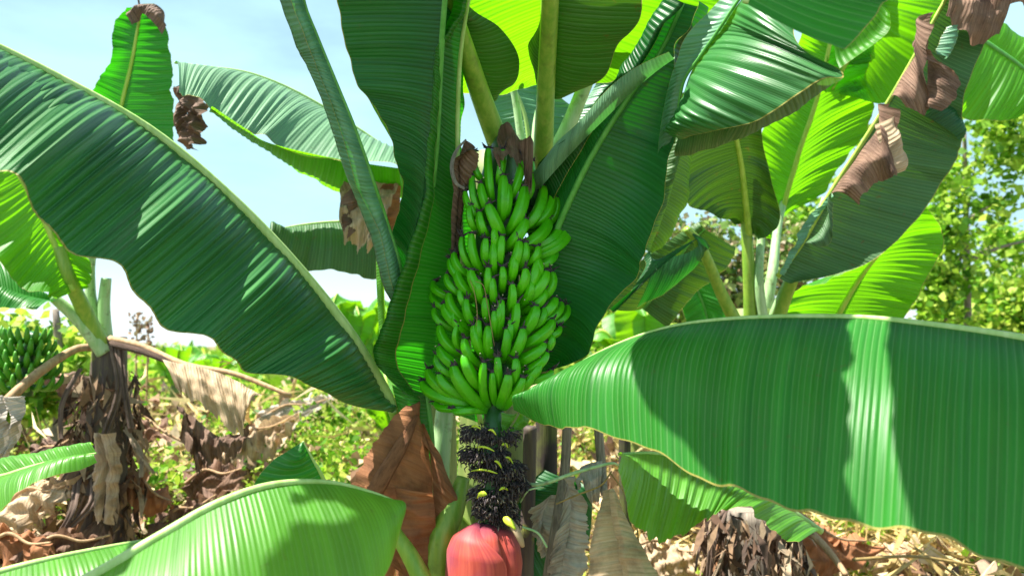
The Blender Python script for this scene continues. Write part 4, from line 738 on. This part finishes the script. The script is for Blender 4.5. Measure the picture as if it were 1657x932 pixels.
leaf(rb, Z([(1115, 375), (1130, 395), (1110, 410), (1060, 420)], 2.9), None, Z([(1150, 400), (1120, 440), (1080, 470), (1030, 500)], 2.95), 'deep', None, None, pleat=.001, wave=.01)
leaf(rb, Z([(1040, 500), (1080, 450), (1110, 400), (1140, 370)], (3.4, 3.3)), Z([(980, 500), (1030, 430), (1080, 390), (1130, 360)], 3.3), Z([(1080, 530), (1130, 470), (1180, 430), (1190, 400)], 3.4), 'olive', 'rib_g', (.01, .006), pleat=.0015, label='green leaf behind the dark leaf')
leaf(rb, Z([(1105, 400), (1120, 450), (1140, 500), (1150, 560)], 3.6), Z([(1090, 420), (1095, 470), (1110, 520), (1120, 560)], 3.6), Z([(1150, 410), (1170, 460), (1180, 520), (1190, 560)], 3.6), 'mid', 'rib_g', (.01, .006))
leaf(rb, Z([(1045, 395), (1060, 420), (1100, 400), (1130, 385)], 2.82), None, Z([(1046, 412), (1040, 440), (1000, 500), (985, 502)], 2.8), 'deep', None, None, pleat=.001)

# dead shaggy stump, lower right
ds = thing('dead_banana_stem', base_at(1215, 2.9), 'shaggy dead banana stem wrapped in dry strips at the lower right', 'dead stem')
pseudostem(ds, 1215, 2.9, 822, .13, .12, 'dead_stem')
for q in range(26):
    a = rng.uniform(0, 2 * np.pi); z1 = P(1215, rng.uniform(805, 900), 2.9)[2]; L = rng.uniform(.12, .35); w = rng.uniform(.006, .025)
    bx0, by0 = ds.location[0], P(1215, 700, 2.9)[1]; out = np.array([math.cos(a), math.sin(a), 0]); tg = np.array([-math.sin(a), math.cos(a), 0])
    rp = [np.array([bx0, by0, z1]) + out * .125, np.array([bx0, by0, z1 - L * .5]) + out * (.15 + rng.uniform(0, .04)) + tg * rng.normal(0, .02), np.array([bx0, by0, z1 - L]) + out * (.16 + rng.uniform(0, .05)) + tg * rng.normal(0, .04)]
    leaf(ds, rp, [p + tg * w for p in rp], [p - tg * w for p in rp], ['fib_tan', 'fib_dark', 'fib_rust', 'fib_dark'][q % 4], None, None, name='dry_strip', world=True, nc=10, pleat=0, wave=.012, wl=.5, oct=2, ragged=.06)

def shag(t, x, d, z0, z1, rad, n, seed):
    r = np.random.default_rng(seed); a = r.uniform(0, 2 * np.pi, n); q = P(x, 600, d); z = r.uniform(z0, z1, n); rr = rad * r.uniform(.85, 1.5, n)
    pts = np.stack([q[0] + np.cos(a) * rr, q[1] + np.sin(a) * rr, z], -1)
    o = scatter('dry_sheath', pts, (.03, .15), 'husk', None, None, elong=4.5, up=-1.2, curve=.35, parent=t); o['kind'] = 'stuff'
shag(ds, 1215, 2.9, .25, P(1215, 815, 2.9)[2], .125, 1700, 5)
shag(lb, 178, 3.2, .5, P(178, 600, 3.2)[2], .095, 900, 6)
# far small banana plants
def small_plant(x, d, ytip, n, label, mat='fresh', spread=.28, seed=0):
    r = np.random.default_rng(seed + 77); b = base_at(x, d); t = thing('young_banana_plant', b, label, 'banana plant', 'young banana plants in the distance')
    top = P(x, ytip, d)[2]; h = top - b[2]; c = np.array([b[0], b[1], b[2] + h * .45])
    tube('pseudostem', [b, (b[0], b[1], c[2])], (.06, .04), 'pseudo', t, n=6)
    for q in range(n):
        a = q / n * 6.28 + r.uniform(-.3, .3); out = np.array([math.cos(a), math.sin(a), 0]); k = r.uniform(.6, 1.0); hh = h * .55 * k
        rbp = np.array([c + out * .03, c + out * spread * .4 + [0, 0, hh * .6], c + out * spread * .9 + [0, 0, hh], c + out * spread * 1.5 + [0, 0, hh * .85]])
        w = np.array([.02, .13, .15, .01])[:, None] * (h / 1.2); tg = np.array([-math.sin(a), math.cos(a), 0]); dn = np.array([0, 0, -.3])
        leaf(t, rbp, rbp + (tg + dn) * w, rbp + (-tg + dn) * w, mat, 'rib_y', (.014, .005), world=True, nc=7, res=.25, wave=.02)
for i, a in enumerate([(560, 6.5, 455, 7, 'small banana plant seen between the long leaf and the folded leaf'), (600, 8.5, 480, 6, 'farther small banana plant beside the folded leaf'), (285, 7.5, 545, 6, 'small banana plant under the left sky gap'),
                       (350, 9.0, 555, 6, 'far banana plant right of the left sky gap'), (1030, 5.5, 470, 7, 'small banana plant behind the dark leaf on the right'), (640, 5.0, 600, 6, 'low banana plant behind the leaf stalk left of centre'), (30, 6.0, 500, 6, 'banana plant behind the left bunch')]):
    small_plant(*a, seed=i)

# ------------------------------------------------------------------ undergrowth (uncountable)
def clumps(n, ncl, x0, x1, y0, y1, hz, sig, seed, ybias=1.0, mask=None):
    r = np.random.default_rng(seed); yy = y0 + (y1 - y0) * r.random(ncl) ** ybias; u = r.random(ncl)
    xx = (x0 + (x1 - x0) * u) * (yy / 4.0)
    if mask is not None:
        ok = mask(xx, yy, r); xx, yy = xx[ok], yy[ok]; ncl = len(xx)
    i = r.integers(0, ncl, n); s = sig * (.5 + 1.2 * r.random(ncl))[i]
    x = xx[i] + r.normal(0, 1, n) * s; y = yy[i] + r.normal(0, 1, n) * s
    h = (hz * (.25 + .9 * r.random(ncl)))[i]
    z = gz(x, y) + h * r.random(n) ** .8 * np.exp(-((x - xx[i]) ** 2 + (y - yy[i]) ** 2) / (2 * (s * 1.6) ** 2))
    return np.stack([x, y, z], -1)
scatter('undergrowth', clumps(60000, 420, -3.4, 3.4, 3.3, 11, .42, .16, 1, 1.4), (.02, .07), 'weeds', 'low sunlit green weeds and vines covering the ground', 'weeds')
scatter('distant_undergrowth', clumps(45000, 300, -3.6, 3.6, 9, 34, .45, .5, 2, 1.3), (.06, .2), 'weeds', 'distant green scrub along the horizon', 'scrub')
scatter('far_scrub', clumps(60000, 700, -11, 11, 11, 60, .5, .9, 21, 1.5), (.12, .5), 'weeds', 'far green scrub out to the horizon', 'scrub')
scatter('dry_leaf_litter', clumps(16000, 260, -3.4, 3.4, 2.8, 10, .40, .22, 3, 1.5), (.04, .2), 'litter', 'brown dead leaves piled on the ground', 'dead leaves', elong=1.6, curve=.5)
scatter('dry_twigs', clumps(5000, 200, -3.4, 3.4, 2.8, 9, .45, .3, 5, 1.4), (.12, .6), 'straw', 'dry straw coloured stalks among the weeds', 'dry grass', elong=38, up=.3)

def box_clumps(n, ncl, bx, by, z0, z1, sig, seed):
    r = np.random.default_rng(seed); c = np.stack([r.uniform(*bx, ncl), r.uniform(*by, ncl), r.uniform(0, 1, ncl)], -1); i = r.integers(0, ncl, n)
    p = c[i] + r.normal(0, 1, (n, 3)) * [sig, sig, 0]; g = gz(p[:, 0], p[:, 1]); p[:, 2] = g + z0 + (z1 - z0) * c[i, 2] ** 1.3 + r.normal(0, sig, n); return p
scatter('climbing_weeds', np.vstack([box_clumps(15000, 110, (-2.3, -.35), (3.3, 4.8), .0, .62, .07, 11), box_clumps(14000, 90, (-1.3, -.1), (3.5, 5.5), .0, .6, .08, 12), box_clumps(5000, 60, (.5, 2.6), (3.4, 5.2), .0, .3, .07, 13)]), (.02, .065), 'weeds', 'bright green weeds climbing over the dry heap on the left', 'weeds')
scatter('dead_leaf_heap', np.vstack([box_clumps(3600, 90, (-2.4, -.7), (3.1, 4.4), .0, .55, .09, 14), box_clumps(500, 50, (-.9, 0), (3.4, 5.2), .0, .4, .08, 15), box_clumps(2600, 60, (.5, 2.8), (3.2, 5), 0, .25, .08, 16)]), (.04, .18), 'litter', 'heap of brown dead leaves around the left plant', 'dead leaves', elong=1.7, curve=.6)
scatter('straw_mat', np.vstack([box_clumps(12000, 140, (.6, 3.2), (3.0, 6), .0, .25, .12, 17), box_clumps(900, 60, (-2.3, -.2), (3.0, 5), .1, .6, .12, 18)]), (.12, .5), 'straw', 'yellow straw strewn over the ground at the right', 'straw', elong=42, up=.1)
# single dry banana leaves slumped among the weeds
for i, (x, y, d, s, mt, lab) in enumerate([(345, 770, 3.6, .26, 'dry_mix', 'brown slumped dry leaf below the tan one'), (300, 830, 3.3, .24, 'dry_mix', 'brown crumpled dry leaf near the lower left leaf'), (60, 800, 3.1, .3, 'dry', 'tan crumpled dry leaf at the left edge'),
        (110, 880, 2.9, .24, 'dry_mix', 'dark curled dry leaf at the bottom left'), (235, 790, 3.2, .22, 'dry_red', 'orange brown dry leaf beside the grey one'), (30, 880, 2.8, .22, 'dry_red', 'rust coloured dry leaf in the bottom left corner'),
        (420, 700, 4.2, .35, 'dry', 'pale dry leaf behind the bright foreground leaf'), (480, 660, 5.0, .4, 'dry_grey', 'greyish dry leaf under the long dark leaf'), (1080, 890, 3.4, .3, 'dry', 'tan dry leaf on the ground right of centre'), (1340, 870, 3.4, .35, 'dry_red', 'brown dead stalk leaf right of the shaggy stem'),
        (1440, 900, 3.6, .25, 'dry', 'pale dry leaf right under the wide leaf'), (80, 730, 3.6, .3, 'dry_dark', 'dark dry leaf above the low left leaf'), (225, 700, 3.5, .2, 'dry_mix', 'dark dry leaf right of the left stem'), (130, 640, 3.6, .3, 'dry_dark', 'dark dry leaf behind the left stem')]):
    c = P(x, y, d); r = np.random.default_rng(i + 40); a = r.uniform(-.6, .6); u = np.array([math.cos(a), .3 * r.normal(), math.sin(a)]); w = np.array([.1 * r.normal(), -.35, -.8])
    t = thing('dry_leaf', (c[0], c[1], c[2] - s * .5), lab, 'dry leaf', 'dry banana leaves slumped among the weeds')
    rp = np.array([c - u * s * .6, c - u * s * .2 + [0, 0, .04], c + u * s * .2, c + u * s * .6])
    leaf(t, rp, rp + w * s * .6 * np.array([.3, 1, .9, .4])[:, None] + r.normal(0, .03, (4, 3)), rp + (-w * .3 + [0, .4, -.3]) * s * np.array([.3, 1, .9, .3])[:, None], mt, 'dead_rib', (.008, .004), name='blade', world=True, nc=16, crumple=.03, ragged=.12, pleat=.0015, pitch=.04, wave=.05)
# fallen dead stalks, lower right and left
for i, (pts, lab) in enumerate([([(1310, 860, 3.3), (1340, 890, 3.2), (1370, 930, 3.1)], 'brown fallen stalk beside the shaggy stem'), ([(1380, 905, 3.1), (1480, 900, 3.1), (1580, 915, 3.1)], 'pale straw stalk lying in the weeds at lower right'), ([(1470, 880, 3.4), (1510, 905, 3.3), (1560, 940, 3.2)], 'straw stalk slanting down under the wide leaf'),
        ([(205, 600, 3.4), (212, 700, 3.3), (210, 860, 3.2)], 'thin upright dead stalk right of the left stem'), ([(215, 650, 3.4), (260, 695, 3.3), (330, 730, 3.3)], 'curved dead twig slanting over the weeds')]):
    t = thing('fallen_stalk', P(*pts[-1]), lab, 'dead stalk', 'dead stalks in the weeds'); tube('stalk', px(pts), (.018, .012) if i == 0 else (.007, .005), 'dead_rib' if i in (0, 3, 4) else 'straw', t, seg=7)
for i, (x, yt, d, lab) in enumerate([(222, 505, 6, 'dry seed stalk standing at the left sky gap'), (240, 520, 6.3, 'second dry seed stalk right of the first')]):
    b = base_at(x, d); top = P(x, yt, d); t = thing('seed_stalk', b, lab, 'seed stalk', 'dry seed stalks')
    tube('stem', [b, ((b[0] + top[0]) / 2, b[1], (b[2] + top[2]) / 2), top], (.012, .006), 'dead_rib', t, n=8, seg=6)
    q = rng.random((90, 1)); pts = top * 1.0 - np.array([0, 0, 1]) * q * .35 + rng.normal(0, .02, (90, 3)); scatter('seeds', pts, (.03, .06), 'litter', None, None, parent=t)['kind'] = 'stuff'

# ------------------------------------------------------------------ trees and bushes on the right
def crown_tree(x, d, ytop, label, mat, n, blobs, lsz, name='tree', cat='tree', trunk=.05, branches=()):
    b = base_at(x, d); t = thing(name, b, label, cat)
    top = P(x, ytop, d); tube('trunk', [b, (b[0] + .05, b[1], b[2] * .5 + top[2] * .5), top], (trunk, trunk * .4), 'dead_stem', t, n=12, seg=8)
    for pts in branches: tube('branch', px(pts), (.02, .006), 'dead_stem', t, n=12, seg=6)
    r = np.random.default_rng(int(x)); pts = []
    for (bx, by, bd, sx, sy, wgt) in blobs:
        m = int(n * wgt); c = P(bx, by, bd); ncl = max(4, m // 45)
        cc = c + r.normal(0, 1, (ncl, 3)) * np.array([sx, sx * .8, sy]) * bd / FPX
        i = r.integers(0, ncl, m); pts.append(cc[i] + r.normal(0, 1, (m, 3)) * lsz[1] * .8)
    pts = np.vstack(pts); scatter('crown', pts, lsz, mat, None, None, elong=1.15, up=-.3, parent=t)
crown_tree(1560, 6.5, 200, 'tall vine-covered tree at the right edge with gaps of sky', 'foliage', 4200, [(1595, 250, 6.5, 50, 44, .27), (1525, 350, 6.4, 16, 40, .18), (1520, 450, 6.4, 24, 36, .32), (1635, 190, 6.2, 30, 40, .18), (1610, 325, 6.4, 25, 8, .05)], (.04, .10), trunk=.04,
           branches=[[(1530, 385, 6.4), (1575, 350, 6.4), (1640, 310, 6.4)], [(1545, 470, 6.4), (1560, 380, 6.5), (1580, 250, 6.5)], [(1570, 420, 6.5), (1620, 400, 6.5), (1680, 385, 6.5)], [(1530, 520, 6.4), (1535, 400, 6.5), (1530, 300, 6.5)]])
crown_tree(1640, 9.5, 400, 'light green bushy shrub at the right edge behind the vine tree', 'weeds', 7000, [(1650, 485, 9.5, 40, 24, .55), (1585, 510, 9.5, 40, 16, .45)], (.05, .13), name='shrub', cat='shrub')
crown_tree(1680, 8.0, 330, 'sparse leafy branch entering at the right edge', 'foliage', 700, [(1640, 390, 8, 30, 14, 1.0)], (.05, .11), name='shrub', cat='shrub', branches=[[(1700, 370, 8), (1640, 385, 8), (1580, 410, 8)]])
crown_tree(1130, 6.0, 380, 'rusty pinkish bush seen through the leaves right of the bunch', 'rusty', 7000, [(1110, 480, 6, 50, 35, .5), (1130, 400, 6, 30, 26, .22), (1250, 420, 6, 28, 40, .28)], (.03, .09), name='shrub', cat='shrub')
crown_tree(1000, 7.0, 520, 'green bush low behind the dark leaf', 'weeds', 5000, [(1010, 550, 7, 55, 26, 1.0)], (.05, .12), name='shrub', cat='shrub')
crown_tree(1430, 8.0, 300, 'green bush glimpsed between the glowing leaves', 'foliage', 2500, [(1420, 330, 8, 40, 60, .6), (1290, 350, 8, 20, 40, .4)], (.05, .12), name='shrub', cat='shrub')
crown_tree(90, 5.0, 500, 'leafy bush behind the left banana bunch', 'weeds', 3500, [(40, 600, 5, 36, 20, 1.0)], (.05, .12), name='shrub', cat='shrub')
